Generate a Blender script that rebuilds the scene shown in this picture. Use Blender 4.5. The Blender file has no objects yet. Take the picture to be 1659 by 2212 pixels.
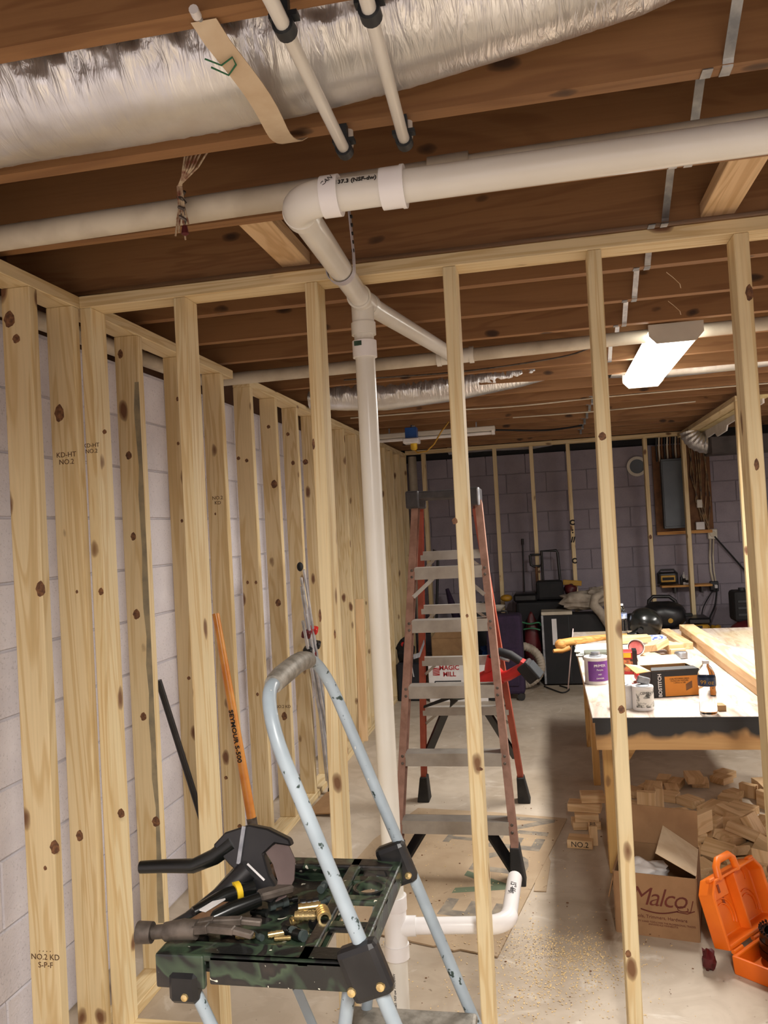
import bpy, bmesh, math, random
from mathutils import Vector, Matrix, noise, Euler
C = bpy.context.scene.collection
SC = bpy.context.scene
PI = math.pi
R = math.radians
V = Vector

# ------------------------------------------------------------------ camera
def cam_axes(yaw, pitch, roll):
    y, p, r = R(yaw), R(pitch), R(roll)
    f = V((-math.sin(y)*math.cos(p), math.cos(y)*math.cos(p), math.sin(p)))
    r0 = V((math.cos(y), math.sin(y), 0)); u0 = r0.cross(f)
    rr = math.cos(r)*r0 - math.sin(r)*u0
    return rr, rr.cross(f), f
cd = bpy.data.cameras.new('camera'); co = bpy.data.objects.new('camera', cd); C.objects.link(co)
cd.sensor_fit = 'HORIZONTAL'; cd.sensor_width = 36.0; cd.lens = 36.0*1774.6/1659; cd.clip_start = 0.02
_r, _u, _f = cam_axes(11.09, 1.24, 3.08)
co.matrix_world = Matrix(((_r.x, _u.x, -_f.x, 0), (_r.y, _u.y, -_f.y, 0), (_r.z, _u.z, -_f.z, 1.53), (0, 0, 0, 1)))
SC.camera = co
# ------------------------------------------------------------------ world, lights, exposure
w = bpy.data.worlds.new('world'); SC.world = w; w.use_nodes = True
w.node_tree.nodes['Background'].inputs[0].default_value = (0.9, 0.87, 0.85, 1)
w.node_tree.nodes['Background'].inputs[1].default_value = 0.03
SC.view_settings.view_transform = 'Standard'; SC.view_settings.look = 'None'
SC.view_settings.gamma = 1; SC.view_settings.use_curve_mapping = False
SC.view_settings.exposure = 0.16
LAMP_POWER = 60.0      # the lit fixture over the workbench
LAMP_BACK = 104.0       # the fixture behind the photographer
LAMP_SIDE = 46.0       # the fixture over the far right of the room, out of frame
LAMP_COL = (1.0, 0.955, 0.89)

# ------------------------------------------------------------------ mesh helpers
class B:
    """collects shapes in world coordinates for ONE mesh"""
    def __init__(s): s.bm = bmesh.new()
    def poly(s, vs, fs):
        v = [s.bm.verts.new(p) for p in vs]
        for f in fs:
            try: s.bm.faces.new([v[i] for i in f])
            except ValueError: pass
        return s
    def box(s, c, d, rot=None):
        x, y, z = d[0]/2, d[1]/2, d[2]/2
        m = Matrix.Translation(c)
        if rot is not None: m = m @ (rot if isinstance(rot, Matrix) else Euler(rot).to_matrix().to_4x4())
        return s.poly([m @ V(p) for p in ((-x,-y,-z),(x,-y,-z),(x,y,-z),(-x,y,-z),(-x,-y,z),(x,-y,z),(x,y,z),(-x,y,z))],
                      [(0,3,2,1),(4,5,6,7),(0,1,5,4),(1,2,6,5),(2,3,7,6),(3,0,4,7)])
    def mm(s, a, b):
        return s.box([(a[i]+b[i])/2 for i in range(3)], [abs(b[i]-a[i]) for i in range(3)])
    def bar(s, a, b, w, t, up=(0,0,1)):
        """box from a to b, width w across, thickness t along up"""
        a, b = V(a), V(b); d = (b-a).normalized(); u = V(up); n = d.cross(u)
        if n.length < 1e-5: n = d.cross(V((1,0,0)))
        n.normalize(); u = n.cross(d).normalized()
        o = [a+n*(w/2*i)+u*(t/2*j) for i, j in ((-1,-1),(1,-1),(1,1),(-1,1))]
        return s.poly(o+[p+(b-a) for p in o], [(0,1,2,3),(7,6,5,4),(0,4,5,1),(1,5,6,2),(2,6,7,3),(3,7,4,0)])
    def tube(s, pts, r, n=12, cap=True):
        pts = [V(p) for p in pts]; N = len(pts)
        rs = r if isinstance(r, (list, tuple)) else [r]*N
        t = [(pts[min(i+1,N-1)]-pts[max(i-1,0)]).normalized() for i in range(N)]
        up = V((0,0,1)) if abs(t[0].z) < .9 else V((1,0,0))
        u = (up - t[0]*up.dot(t[0])).normalized(); rings = []
        for i in range(N):
            u = (u - t[i]*u.dot(t[i])).normalized(); v = t[i].cross(u)
            rings.append([s.bm.verts.new(pts[i]+(u*math.cos(2*PI*k/n)+v*math.sin(2*PI*k/n))*rs[i]) for k in range(n)])
        for i in range(N-1):
            for k in range(n): s.bm.faces.new((rings[i][k], rings[i][(k+1)%n], rings[i+1][(k+1)%n], rings[i+1][k]))
        if cap: s.bm.faces.new(rings[0][::-1]); s.bm.faces.new(rings[-1])
        return s
    def pipe(s, a, b, ro, ri, n=20):
        """hollow tube"""
        a, b = V(a), V(b); d = (b-a).normalized(); up = V((0,0,1)) if abs(d.z) < .9 else V((1,0,0))
        u = (up-d*up.dot(d)).normalized(); v = d.cross(u)
        q = [[s.bm.verts.new(c+(u*math.cos(2*PI*k/n)+v*math.sin(2*PI*k/n))*r) for k in range(n)] for c, r in ((a,ro),(b,ro),(b,ri),(a,ri))]
        for i in range(4):
            for k in range(n): s.bm.faces.new((q[i][k], q[i][(k+1)%n], q[(i+1)%4][(k+1)%n], q[(i+1)%4][k]))
        return s
    def lathe(s, prof, c, n=24, m=None):
        m = Matrix.Translation(c) @ (m or Matrix()); rings = []
        for r, z in prof: rings.append([s.bm.verts.new(m @ V((r*math.cos(2*PI*k/n), r*math.sin(2*PI*k/n), z))) for k in range(n)])
        for i in range(len(prof)-1):
            for k in range(n): s.bm.faces.new((rings[i][k], rings[i][(k+1)%n], rings[i+1][(k+1)%n], rings[i+1][k]))
        if prof[0][0] > 1e-4: s.bm.faces.new(rings[0][::-1])
        if prof[-1][0] > 1e-4: s.bm.faces.new(rings[-1])
        return s
    def prism(s, pts, h, m=None):
        """2D outline in the local xy plane of m, extruded h along local z"""
        m = m or Matrix(); n = len(pts)
        a = [s.bm.verts.new(m @ V((p[0], p[1], 0))) for p in pts]; b = [s.bm.verts.new(m @ V((p[0], p[1], h))) for p in pts]
        s.bm.faces.new(a[::-1]); s.bm.faces.new(b)
        for i in range(n): s.bm.faces.new((a[i], a[(i+1)%n], b[(i+1)%n], b[i]))
        return s
    def blob(s, c, d, seg=20, rings=12, amp=0.0, freq=3.0, rot=None, power=1.0):
        m = Matrix.Translation(c) @ (Euler(rot).to_matrix().to_4x4() if rot else Matrix())
        r = bmesh.ops.create_uvsphere(s.bm, u_segments=seg, v_segments=rings, radius=1.0)
        for v in r['verts']:
            p = v.co.copy(); k = 1+amp*noise.noise(p*freq+V(c)*3)
            q = V([math.copysign(abs(x)**power, x) for x in p])*k
            v.co = m @ V((q.x*d[0], q.y*d[1], q.z*d[2]))
        return s
ORG = {}
def build(name, b, m, parent=None, smooth=None, bevel=0.0, seg=1, base=True, sub=0):
    """link what b holds as ONE mesh object; vertices are given in world coordinates"""
    bm = b.bm; bmesh.ops.recalc_face_normals(bm, faces=bm.faces)
    me = bpy.data.meshes.new(name)
    if parent is None:
        xs = [v.co for v in bm.verts]
        org = V(((min(p.x for p in xs)+max(p.x for p in xs))/2, (min(p.y for p in xs)+max(p.y for p in xs))/2, min(p.z for p in xs))) if base else V()
        loc = org
    else: org = ORG[parent]; loc = V()
    for v in bm.verts: v.co -= org
    bm.to_mesh(me); bm.free(); me.materials.append(m)
    o = bpy.data.objects.new(name, me); C.objects.link(o); o.location = loc
    if parent is not None: o.parent = parent
    ORG[o] = org
    if smooth is not None:
        me.polygons.foreach_set('use_smooth', [True]*len(me.polygons)); me.set_sharp_from_angle(angle=R(smooth))
    if bevel:
        md = o.modifiers.new('bevel', 'BEVEL'); md.width = bevel; md.segments = seg; md.limit_method = 'ANGLE'; md.angle_limit = R(40)
    if sub:
        md = o.modifiers.new('sub', 'SUBSURF'); md.levels = sub; md.render_levels = sub
    return o
def tag(o, label=None, cat=None, group=None, kind=None):
    if label: o['label'] = label
    if cat: o['category'] = cat
    if group: o['group'] = group
    if kind: o['kind'] = kind
    return o
def thing(name, loc, label, cat, group=None):
    o = bpy.data.objects.new(name, None); C.objects.link(o); o.location = loc; o.empty_display_size = .05
    ORG[o] = V(loc); return tag(o, label, cat, group)
def shared(name, me, loc, rot, parent=None):
    o = bpy.data.objects.new(name, me); C.objects.link(o)
    if parent is not None: o.parent = parent; loc = V(loc)-ORG[parent]
    o.location = loc; o.rotation_euler = rot; ORG[o] = V(loc)+(ORG[parent] if parent is not None else V()); return o
def dup(o, parent=None):
    c = o.copy(); C.objects.link(c)
    if parent is not None: c.parent = parent
    for ch in o.children: dup(ch, c)
    return c
def frame(o, x, y):
    """matrix with origin o, local x along x and local y near y"""
    x = V(x).normalized(); y = V(y); z = x.cross(y).normalized(); y = z.cross(x)
    return Matrix(((x.x, y.x, z.x, o[0]), (x.y, y.y, z.y, o[1]), (x.z, y.z, z.z, o[2]), (0, 0, 0, 1)))
def text(name, s, size, m, mt, parent=None, shear=0.0, bold=0.0, space=1.0, ext=0.0004):
    cu = bpy.data.curves.new(name, 'FONT'); cu.body = s; cu.size = size; cu.shear = shear; cu.offset = bold
    cu.extrude = ext; cu.align_x = 'CENTER'; cu.align_y = 'CENTER'; cu.space_character = space; cu.resolution_u = 3
    t = bpy.data.objects.new('tmp', cu); C.objects.link(t)
    dg = bpy.context.evaluated_depsgraph_get(); me = bpy.data.meshes.new_from_object(t.evaluated_get(dg))
    bpy.data.objects.remove(t); bpy.data.curves.remove(cu)
    b = B(); b.bm.from_mesh(me); bpy.data.meshes.remove(me); b.bm.transform(m)
    return build(name, b, mt, parent)

# ------------------------------------------------------------------ materials
def lin(c):
    return tuple((x/255/12.92 if x/255 <= .04045 else ((x/255+.055)/1.055)**2.4) for x in c)+(1,)
MC = {}
def nt(name):
    m = bpy.data.materials.new(name); m.use_nodes = True; t = m.node_tree
    return m, t, t.nodes['Principled BSDF']
def ramp(t, fac, stops):
    r = t.nodes.new('ShaderNodeValToRGB'); e = r.color_ramp.elements
    while len(e) < len(stops): e.new(.5)
    for i, (p, c) in enumerate(stops): e[i].position = p; e[i].color = c
    t.links.new(fac, r.inputs[0]); return r.outputs[0]
def coords(t, scale, rnd=True):
    tc = t.nodes.new('ShaderNodeTexCoord'); mp = t.nodes.new('ShaderNodeMapping'); mp.inputs['Scale'].default_value = scale
    src = tc.outputs['Object']
    if rnd:
        oi = t.nodes.new('ShaderNodeObjectInfo'); ad = t.nodes.new('ShaderNodeVectorMath'); ad.operation = 'ADD'
        sc = t.nodes.new('ShaderNodeMath'); sc.operation = 'MULTIPLY'; sc.inputs[1].default_value = 37.0
        t.links.new(oi.outputs['Random'], sc.inputs[0]); t.links.new(src, ad.inputs[0]); t.links.new(sc.outputs[0], ad.inputs[1]); src = ad.outputs[0]
    t.links.new(src, mp.inputs[0]); return mp.outputs[0]
def tex(t, co, scale, detail=3, dist=0.0, rough=.55):
    n = t.nodes.new('ShaderNodeTexNoise'); n.inputs['Scale'].default_value = scale; n.inputs['Detail'].default_value = detail
    n.inputs['Distortion'].default_value = dist; n.inputs['Roughness'].default_value = rough; t.links.new(co, n.inputs['Vector']); return n.outputs['Fac']
def mixc(t, fac, a, b, mode='MIX'):
    x = t.nodes.new('ShaderNodeMix'); x.data_type = 'RGBA'; x.blend_type = mode
    for s, v in ((x.inputs[0], fac), (x.inputs[6], a), (x.inputs[7], b)):
        if hasattr(v, 'links'): t.links.new(v, s)
        else: s.default_value = v
    return x.outputs[2]
def bump(t, bs, h, st, dist=.01):
    b = t.nodes.new('ShaderNodeBump'); b.inputs['Strength'].default_value = st; b.inputs['Distance'].default_value = dist
    t.links.new(h, b.inputs['Height']); t.links.new(b.outputs[0], bs.inputs['Normal'])
def plain(name, c, rough=.5, metal=0.0, c2=None, scale=8, lo=.4, hi=.65, bmp=0.0, bscale=60, coat=0.0, rnd=True):
    if name in MC: return MC[name]
    m, t, bs = nt(name); bs.inputs['Roughness'].default_value = rough; bs.inputs['Metallic'].default_value = metal
    bs.inputs['Base Color'].default_value = lin(c)
    if coat: bs.inputs['Coat Weight'].default_value = coat; bs.inputs['Coat Roughness'].default_value = .15
    co_ = coords(t, (1,1,1), rnd)
    if c2 is None: c2 = tuple(x*.86 for x in c)
    t.links.new(ramp(t, tex(t, co_, scale, 4), [(lo, lin(c)), (hi, lin(c2))]), bs.inputs['Base Color'])
    if bmp: bump(t, bs, tex(t, co_, bscale, 3), bmp, .004)
    MC[name] = m; return m
def wood(name, light, mid, dark, axis=2, knots=True, ring=1.0, rough=.62):
    """softwood with growth rings along one object axis and elliptical knots"""
    m, t, bs = nt(name); bs.inputs['Roughness'].default_value = rough
    s = [9.0*ring, 9.0*ring, 9.0*ring]; s[axis] = .55
    co_ = coords(t, s); n1 = tex(t, co_, 1.0, 3, 1.2)
    wv = t.nodes.new('ShaderNodeMath'); wv.operation = 'MULTIPLY'; wv.inputs[1].default_value = 46.0; t.links.new(n1, wv.inputs[0])
    sn = t.nodes.new('ShaderNodeMath'); sn.operation = 'SINE'; t.links.new(wv.outputs[0], sn.inputs[0])
    ab = t.nodes.new('ShaderNodeMath'); ab.operation = 'MULTIPLY_ADD'; ab.inputs[1].default_value = .5; ab.inputs[2].default_value = .5; t.links.new(sn.outputs[0], ab.inputs[0])
    grain = ramp(t, ab.outputs[0], [(0.0, lin(light)), (.55, lin(light)), (1.0, lin(mid))])
    s2 = [3.0]*3; s2[axis] = .5
    tone = ramp(t, tex(t, coords(t, s2), 1.0, 2), [(.3, (.93,.93,.93,1)), (.7, (1,1,1,1))])
    col = mixc(t, 1.0, grain, tone, 'MULTIPLY')
    s3 = [150.0]*3; s3[axis] = 4.0
    fine = ramp(t, tex(t, coords(t, s3), 1.0, 2), [(.3, (.9,.9,.88,1)), (.6, (1,1,1,1))])
    col = mixc(t, .8, col, fine, 'MULTIPLY')
    if knots:
        s4 = [9.0]*3; s4[axis] = 4.2
        vo = t.nodes.new('ShaderNodeTexVoronoi'); vo.inputs['Scale'].default_value = 1.0
        wob = t.nodes.new('ShaderNodeVectorMath'); wob.operation = 'ADD'; cc = coords(t, s4)
        nn = t.nodes.new('ShaderNodeTexNoise'); nn.inputs['Scale'].default_value = 3.0; t.links.new(cc, nn.inputs['Vector'])
        mu = t.nodes.new('ShaderNodeVectorMath'); mu.operation = 'SCALE'; mu.inputs['Scale'].default_value = .16
        t.links.new(nn.outputs['Color'], mu.inputs[0]); t.links.new(cc, wob.inputs[0]); t.links.new(mu.outputs[0], wob.inputs[1])
        t.links.new(wob.outputs[0], vo.inputs['Vector'])
        mask = ramp(t, vo.outputs['Distance'], [(.075, (1,1,1,1)), (.125, (.6,.6,.6,1)), (.155, (0,0,0,1))])
        halo = ramp(t, vo.outputs['Distance'], [(.10, (.45,.45,.45,1)), (.30, (0,0,0,1))])
        col = mixc(t, halo, col, lin(mid)); col = mixc(t, mask, col, lin(dark))
    t.links.new(col, bs.inputs['Base Color']); bump(t, bs, tex(t, coords(t, s3), 1.0, 2), .12, .002)
    return m
STUD = dict(light=(228,206,162), mid=(212,184,134), dark=(112,76,50))
M_STUD = wood('stud_wood', **STUD, axis=2)
M_STUDX = wood('plate_wood_x', **STUD, axis=0)
M_STUDY = wood('plate_wood_y', **STUD, axis=1)
M_STUDG = wood('stud_wood_pale', (232,212,168), (218,190,140), (120,84,54), axis=2)
M_JOIST = wood('joist_wood', (150,108,68), (136,95,58), (66,44,28), axis=0, ring=.6)
M_BLOCK = wood('scrap_wood', (224,190,146), (206,168,122), (122,84,54), axis=0, knots=False, ring=.6)
M_BENCH = wood('bench_leg_wood', (214,170,104), (186,138,76), (110,72,42), axis=2)
M_BENCHX = wood('bench_rail_wood', (214,170,104), (186,138,76), (110,72,42), axis=0)
M_OAK = wood('amber_wood', (206,150,78), (178,118,54), (110,70,34), axis=0, knots=False)
M_SUB = plain('subfloor', (92,62,42), .8, c2=(66,44,30), scale=3)
M_PVC = plain('white_pvc', (228,225,217), .25, c2=(220,215,204), scale=3, bmp=.02)
M_PVCN = plain('new_white_pvc', (242,240,240), .22, c2=(234,230,230), scale=4)
M_PVCD = plain('dusty_pvc', (206,196,176), .5, c2=(178,166,146), scale=6)
M_BLACK = plain('black_plastic', (22,22,24), .35, c2=(34,33,34), scale=14)
M_BLACKM = plain('black_matt', (21,21,23), .75, c2=(30,28,30), scale=9)
M_BLACKG = plain('gloss_black', (14,15,15), .24, c2=(20,22,20), scale=5)
M_RUBBER = plain('rubber', (26,25,25), .8, c2=(40,38,36), scale=20)
M_GALV = plain('galvanised_steel', (176,178,182), .42, .85, c2=(140,144,150), scale=25)
M_CHROME = plain('bright_metal', (214,214,218), .3, .6, c2=(170,172,176), scale=12)
M_DARKMET = plain('dark_steel', (108,98,90), .5, .45, c2=(72,64,58), scale=22, bmp=.15, bscale=90)
M_ALU = plain('aluminium_tread', (170,164,156), .5, .35, c2=(156,150,142), scale=14)
M_BRASS = plain('brass', (224,200,146), .25, .8, c2=(206,176,116), scale=30)
M_FRAIL = plain('fibreglass_faded', (160,122,106), .6, c2=(134,98,82), scale=18)
M_FRAILR = plain('fibreglass_red', (160,78,58), .5, c2=(142,62,46), scale=14)
M_TUBE = plain('grey_blue_paint', (146,158,166), .38, .25, c2=(112,122,128), scale=14)
M_CAST = plain('cast_grey', (150,144,134), .55, .3, c2=(118,112,102), scale=40, bmp=.2, bscale=160)
M_CARD = plain('cardboard', (168,132,92), .85, c2=(150,116,80), scale=10)
M_CARDL = plain('cardboard_pale', (212,192,162), .85, c2=(198,174,142), scale=12)
M_WHITE = plain('white_card', (228,224,222), .6, c2=(214,210,208), scale=10)
M_PAPER = plain('paper', (236,236,230), .7, c2=(214,220,214), scale=14)
M_INK = plain('black_ink', (34,30,28), .8)
M_KNOT = plain('knot_wood', (138,96,62), .7, c2=(92,60,40), scale=90, lo=.35, hi=.6)
M_STAIN = plain('grey_stain', (160,146,116), .7, c2=(128,120,100), scale=14)
M_STAMP = plain('stamp_ink', (96,66,42), .8)
M_REDINK = plain('red_ink', (176,34,40), .7)
M_BRNINK = plain('red_brown_ink', (98,40,28), .8)
M_GREYINK = plain('grey_print', (120,112,102), .85, c2=(150,138,120), scale=20)
M_GREENINK = plain('green_label', (44,72,54), .6, c2=(30,54,40), scale=60)
M_RED = plain('red_plastic', (200,40,36), .38, c2=(178,30,28), scale=8)
M_DKRED = plain('dark_red', (92,22,26), .5, c2=(64,16,20), scale=8)
M_TEAL = plain('grey_green_rubber', (70,80,78), .6, c2=(54,62,62), scale=14)
M_ORANGE = plain('orange_plastic', (240,120,22), .45, c2=(226,104,16), scale=6)
M_ORHANDLE = plain('orange_handle', (214,146,66), .38, c2=(200,120,38), scale=10, coat=.4)
M_PURPLE = plain('purple_fabric', (44,27,54), .85, c2=(34,20,44), scale=30)
M_PURPLEL = plain('purple_label', (118,62,146), .5, c2=(104,52,132), scale=10)
M_YELLOW = plain('yellow', (226,188,40), .5, c2=(206,166,30), scale=9)
M_BLUE = plain('blue_plastic', (30,80,150), .4, c2=(22,62,124), scale=8)
M_CANVAS = plain('canvas', (168,156,140), .9, c2=(140,128,114), scale=12, bmp=.3, bscale=30)
M_HOSE = plain('beige_hose', (168,156,140), .6, c2=(140,128,112), scale=14)
M_PINK = plain('pink_rag', (196,110,104), .9, c2=(150,66,62), scale=16)
M_GREENC = plain('green_cord', (40,110,70), .6)
M_PANEL = plain('panel_grey', (92,98,104), .5, .3, c2=(80,86,92), scale=4)
M_PLYB = plain('brown_backer', (120,82,52), .8, c2=(96,64,40), scale=12)
M_CLIP = plain('dark_grey_plastic', (40,44,48), .5)
M_SILVERT = plain('silver_blue_tank', (120,122,146), .3, .5, c2=(104,106,130), scale=5)
M_LABELW = plain('white_label', (232,228,226), .5)
M_DEVYEL = plain('ochre_plastic', (186,140,40), .5, c2=(164,120,30), scale=9)
M_HOUSING = plain('white_enamel', (214,208,196), .4, c2=(200,192,178), scale=4)
# ------------------------------------------------------------------ special materials
def m_block(name, c0, c1):
    m, t, bs = nt(name); bs.inputs['Roughness'].default_value = .75
    c = coords(t, (1,1,1)); n = tex(t, c, 5, 4)
    col = ramp(t, n, [(.35, lin(c0)), (.7, lin(c1))])
    pit = ramp(t, tex(t, c, 130, 2), [(.30, (.72,.72,.72,1)), (.40, (1,1,1,1))])
    t.links.new(mixc(t, .8, col, pit, 'MULTIPLY'), bs.inputs['Base Color'])
    bump(t, bs, tex(t, c, 120, 3), .5, .004); return m
M_CMU = m_block('painted_block', (224,219,224), (206,201,208))
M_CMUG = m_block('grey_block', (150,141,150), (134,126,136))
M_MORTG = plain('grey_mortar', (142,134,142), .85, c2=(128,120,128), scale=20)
M_MORTAR = plain('painted_mortar', (216,211,216), .85, c2=(202,197,203), scale=20, bmp=.3, bscale=120)
def m_floor():
    m, t, bs = nt('concrete'); c = coords(t, (1,1,1), False)
    bs.inputs['Roughness'].default_value = .55
    a = ramp(t, tex(t, c, 1.1, 5), [(.32, lin((166,150,130))), (.52, lin((194,181,164))), (.74, lin((176,160,140)))])
    bl = ramp(t, tex(t, c, 6, 5, 1.5), [(.40, (.86,.84,.82,1)), (.56, (1,1,1,1))])
    a = mixc(t, .7, a, bl, 'MULTIPLY')
    wh = ramp(t, tex(t, c, 3.2, 4, 2.5), [(.62, (0,0,0,1)), (.72, (.6,.6,.6,1))])
    a = mixc(t, wh, a, lin((216,208,196)))
    sp = ramp(t, tex(t, c, 42, 3), [(.26, (.45,.4,.36,1)), (.31, (1,1,1,1))])
    a = mixc(t, .8, a, sp, 'MULTIPLY')
    t.links.new(a, bs.inputs['Base Color']); bump(t, bs, tex(t, c, 30, 5), .15, .004)
    t.links.new(ramp(t, tex(t, c, 4, 3), [(.3, (.42,.42,.42,1)), (.7, (.7,.7,.7,1))]), bs.inputs['Roughness']); return m
M_FLOOR = m_floor()
def m_foil():
    m, t, bs = nt('crinkled_foil'); bs.inputs['Metallic'].default_value = .8; bs.inputs['Roughness'].default_value = .3
    c = coords(t, (1,1,1)); c2 = coords(t, (55, 10, 10))
    t.links.new(ramp(t, tex(t, c, 7, 4), [(.3, lin((236,236,236))), (.7, lin((208,206,204)))]), bs.inputs['Base Color'])
    sep = t.nodes.new('ShaderNodeSeparateXYZ'); tc = t.nodes.new('ShaderNodeTexCoord'); t.links.new(tc.outputs['Object'], sep.inputs[0])
    msk = ramp(t, sep.outputs['Z'], [(.04, (.15,.15,.15,1)), (.085, (1,1,1,1))]); n = tex(t, c2, 1.0, 4, .8)
    mu = t.nodes.new('ShaderNodeMath'); mu.operation = 'MULTIPLY'; t.links.new(msk, mu.inputs[0]); t.links.new(n, mu.inputs[1])
    bump(t, bs, mu.outputs[0], .7, .013); return m
M_FOIL = m_foil()
def m_camo():
    m, t, bs = nt('camouflage_paint'); bs.inputs['Roughness'].default_value = .35; bs.inputs['Coat Weight'].default_value = .3
    c = coords(t, (1,1,1)); n = tex(t, c, 13, 2, .6)
    a = ramp(t, n, [(.42, lin((20,22,22))), (.45, lin((38,50,40))), (.53, lin((58,74,56))), (.56, lin((24,24,25))), (.68, lin((48,42,38)))])
    wsp = ramp(t, tex(t, c, 48, 2, .5), [(.69, (0,0,0,1)), (.71, (1,1,1,1))])
    t.links.new(mixc(t, wsp, a, lin((222,218,200))), bs.inputs['Base Color']); bump(t, bs, tex(t, c, 120, 3), .2, .003); return m
M_CAMO = m_camo()
def m_tube():
    m, t, bs = nt('chipped_grey_blue_paint'); bs.inputs['Roughness'].default_value = .36
    c = coords(t, (1,1,1)); a = ramp(t, tex(t, c, 9, 3), [(.35, lin((164,176,184))), (.7, lin((142,153,161)))])
    chip = ramp(t, tex(t, c, 40, 3), [(.335, (1,1,1,1)), (.36, (0,0,0,1))]); a = mixc(t, chip, a, lin((52,66,62)))
    ch2 = ramp(t, tex(t, c, 70, 2), [(.74, (0,0,0,1)), (.77, (.8,.8,.8,1))]); a = mixc(t, ch2, a, lin((230,226,214)))
    t.links.new(a, bs.inputs['Base Color']); return m
M_TUBEP = m_tube()
def m_board():
    m, t, bs = nt('brown_hardboard'); bs.inputs['Roughness'].default_value = .8; c = coords(t, (1,1,1), False)
    a = ramp(t, tex(t, c, 2.4, 5, .8), [(.3, lin((162,138,110))), (.55, lin((178,156,128))), (.75, lin((146,124,98)))])
    sp = ramp(t, tex(t, c, 46, 3), [(.28, (.5,.45,.4,1)), (.33, (1,1,1,1))])
    t.links.new(mixc(t, .8, a, sp, 'MULTIPLY'), bs.inputs['Base Color']); return m
M_BOARD = m_board()
def m_ply():
    m, t, bs = nt('whitened_plywood'); bs.inputs['Roughness'].default_value = .6; c = coords(t, (1,1,1), False)
    st = coords(t, (9, 1.6, 1), False)
    a = ramp(t, tex(t, st, 1.6, 5, 1.2), [(.32, lin((160,136,120))), (.48, lin((190,175,162))), (.68, lin((206,198,188)))])
    yl = ramp(t, tex(t, c, 1.5, 3, .6), [(.5, (0,0,0,1)), (.7, (.55,.55,.55,1))]); a = mixc(t, yl, a, lin((198,178,130)))
    fl = ramp(t, tex(t, st, 5.0, 5, 1.5), [(.33, (.72,.6,.54,1)), (.42, (1,1,1,1))])
    t.links.new(mixc(t, .6, a, fl, 'MULTIPLY'), bs.inputs['Base Color']); return m
M_PLY = m_ply()
def m_spray():
    """bare timber with a band of black spray paint along its upper half"""
    m, t, bs = nt('black_sprayed_rail'); bs.inputs['Roughness'].default_value = .6; c = coords(t, (1,1,1), False)
    sep = t.nodes.new('ShaderNodeSeparateXYZ'); tc = t.nodes.new('ShaderNodeTexCoord'); t.links.new(tc.outputs['Object'], sep.inputs[0])
    n = tex(t, coords(t, (9,9,9), False), 1.0, 2, .4); ad = t.nodes.new('ShaderNodeMath'); ad.operation = 'MULTIPLY_ADD'
    ad.inputs[1].default_value = .13; t.links.new(n, ad.inputs[0]); t.links.new(sep.outputs['Z'], ad.inputs[2])
    msk = ramp(t, ad.outputs[0], [(.735, (0,0,0,1)), (.765, (1,1,1,1))])
    base = ramp(t, tex(t, coords(t, (1.2, 9, 26), False), 1.0, 4, .6), [(.3, lin((206,166,112))), (.7, lin((176,132,82)))])
    t.links.new(mixc(t, msk, base, lin((40,40,42))), bs.inputs['Base Color']); return m
M_SPRAY = m_spray()
def m_clear():
    m, t, bs = nt('clear_plastic'); bs.inputs['Transmission Weight'].default_value = 1.0; bs.inputs['Roughness'].default_value = .04
    bs.inputs['IOR'].default_value = 1.2; bs.inputs['Base Color'].default_value = (.97,.97,.98,1)
    t.links.new(ramp(t, tex(t, coords(t, (1,1,1)), 20, 2), [(.3, (.95,.96,.98,1)), (.7, (1,1,1,1))]), bs.inputs['Base Color']); return m
M_CLEAR = m_clear()
def m_emit(name, st):
    m, t, bs = nt(name); bs.inputs['Base Color'].default_value = (.9,.9,.88,1); bs.inputs['Roughness'].default_value = .5
    bs.inputs['Emission Color'].default_value = (1.0, .97, .90, 1); bs.inputs['Emission Strength'].default_value = st; return m
M_LIT = m_emit('lit_diffuser', 11.0)
M_LITB = m_emit('lit_diffuser_soft', 2.5)

# ------------------------------------------------------------------ room shell
XL, XR, YF, YB = -1.63, 3.3, -1.6, 8.62
ZJ, ZS = 2.335, 2.57
fl = build('floor', B().mm((XL-.2, YF-.2, -.12), (XR+.2, YB+.2, 0)), M_FLOOR); tag(fl, kind='structure')
ceil = build('ceiling', B().mm((XL-.2, YF-.2, ZS), (XR+.2, YB+.2, ZS+.05)), M_SUB)
tag(ceil, 'dark brown board subfloor seen between the ceiling joists', kind='structure')
jm = bpy.data.meshes.new('joist'); bmj = B().mm((XL-.1, -.019, 0), (XR+.1, .019, ZS-ZJ)).bm; bmesh.ops.recalc_face_normals(bmj, faces=bmj.faces); bmj.to_mesh(jm); jm.materials.append(M_JOIST)
YJ = [1.205+.398*k for k in range(-7, 19)]
for y in YJ: shared('joist', jm, (0, y-.019, ZJ), (0,0,0), ceil)
wl = build('wall_left', B().mm((XL-.2, YF, 0), (XL-.006, YB, 2.25)), M_MORTAR); tag(wl, kind='structure')
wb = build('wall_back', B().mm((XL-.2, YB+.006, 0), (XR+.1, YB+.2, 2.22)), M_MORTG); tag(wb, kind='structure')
tag(build('wall_right', B().mm((XR, YF, 0), (XR+.2, YB, 2.25)), M_CMU), kind='structure')
tag(build('wall_front', B().mm((XL, YF-.2, 0), (XR, YF, 2.25)), M_CMU), kind='structure')
tag(build('trim_1', B().mm((XL-.2, YF, 2.25), (XL-.03, YB, ZS)), M_SUB), 'dark rim board on top of the left block wall', kind='structure')
tag(build('trim_2', B().mm((XL-.2, YB+.03, 2.22), (XR+.1, YB+.2, ZS)), M_BLACKM), 'dark gap and rim board above the back block wall', kind='structure')
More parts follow.
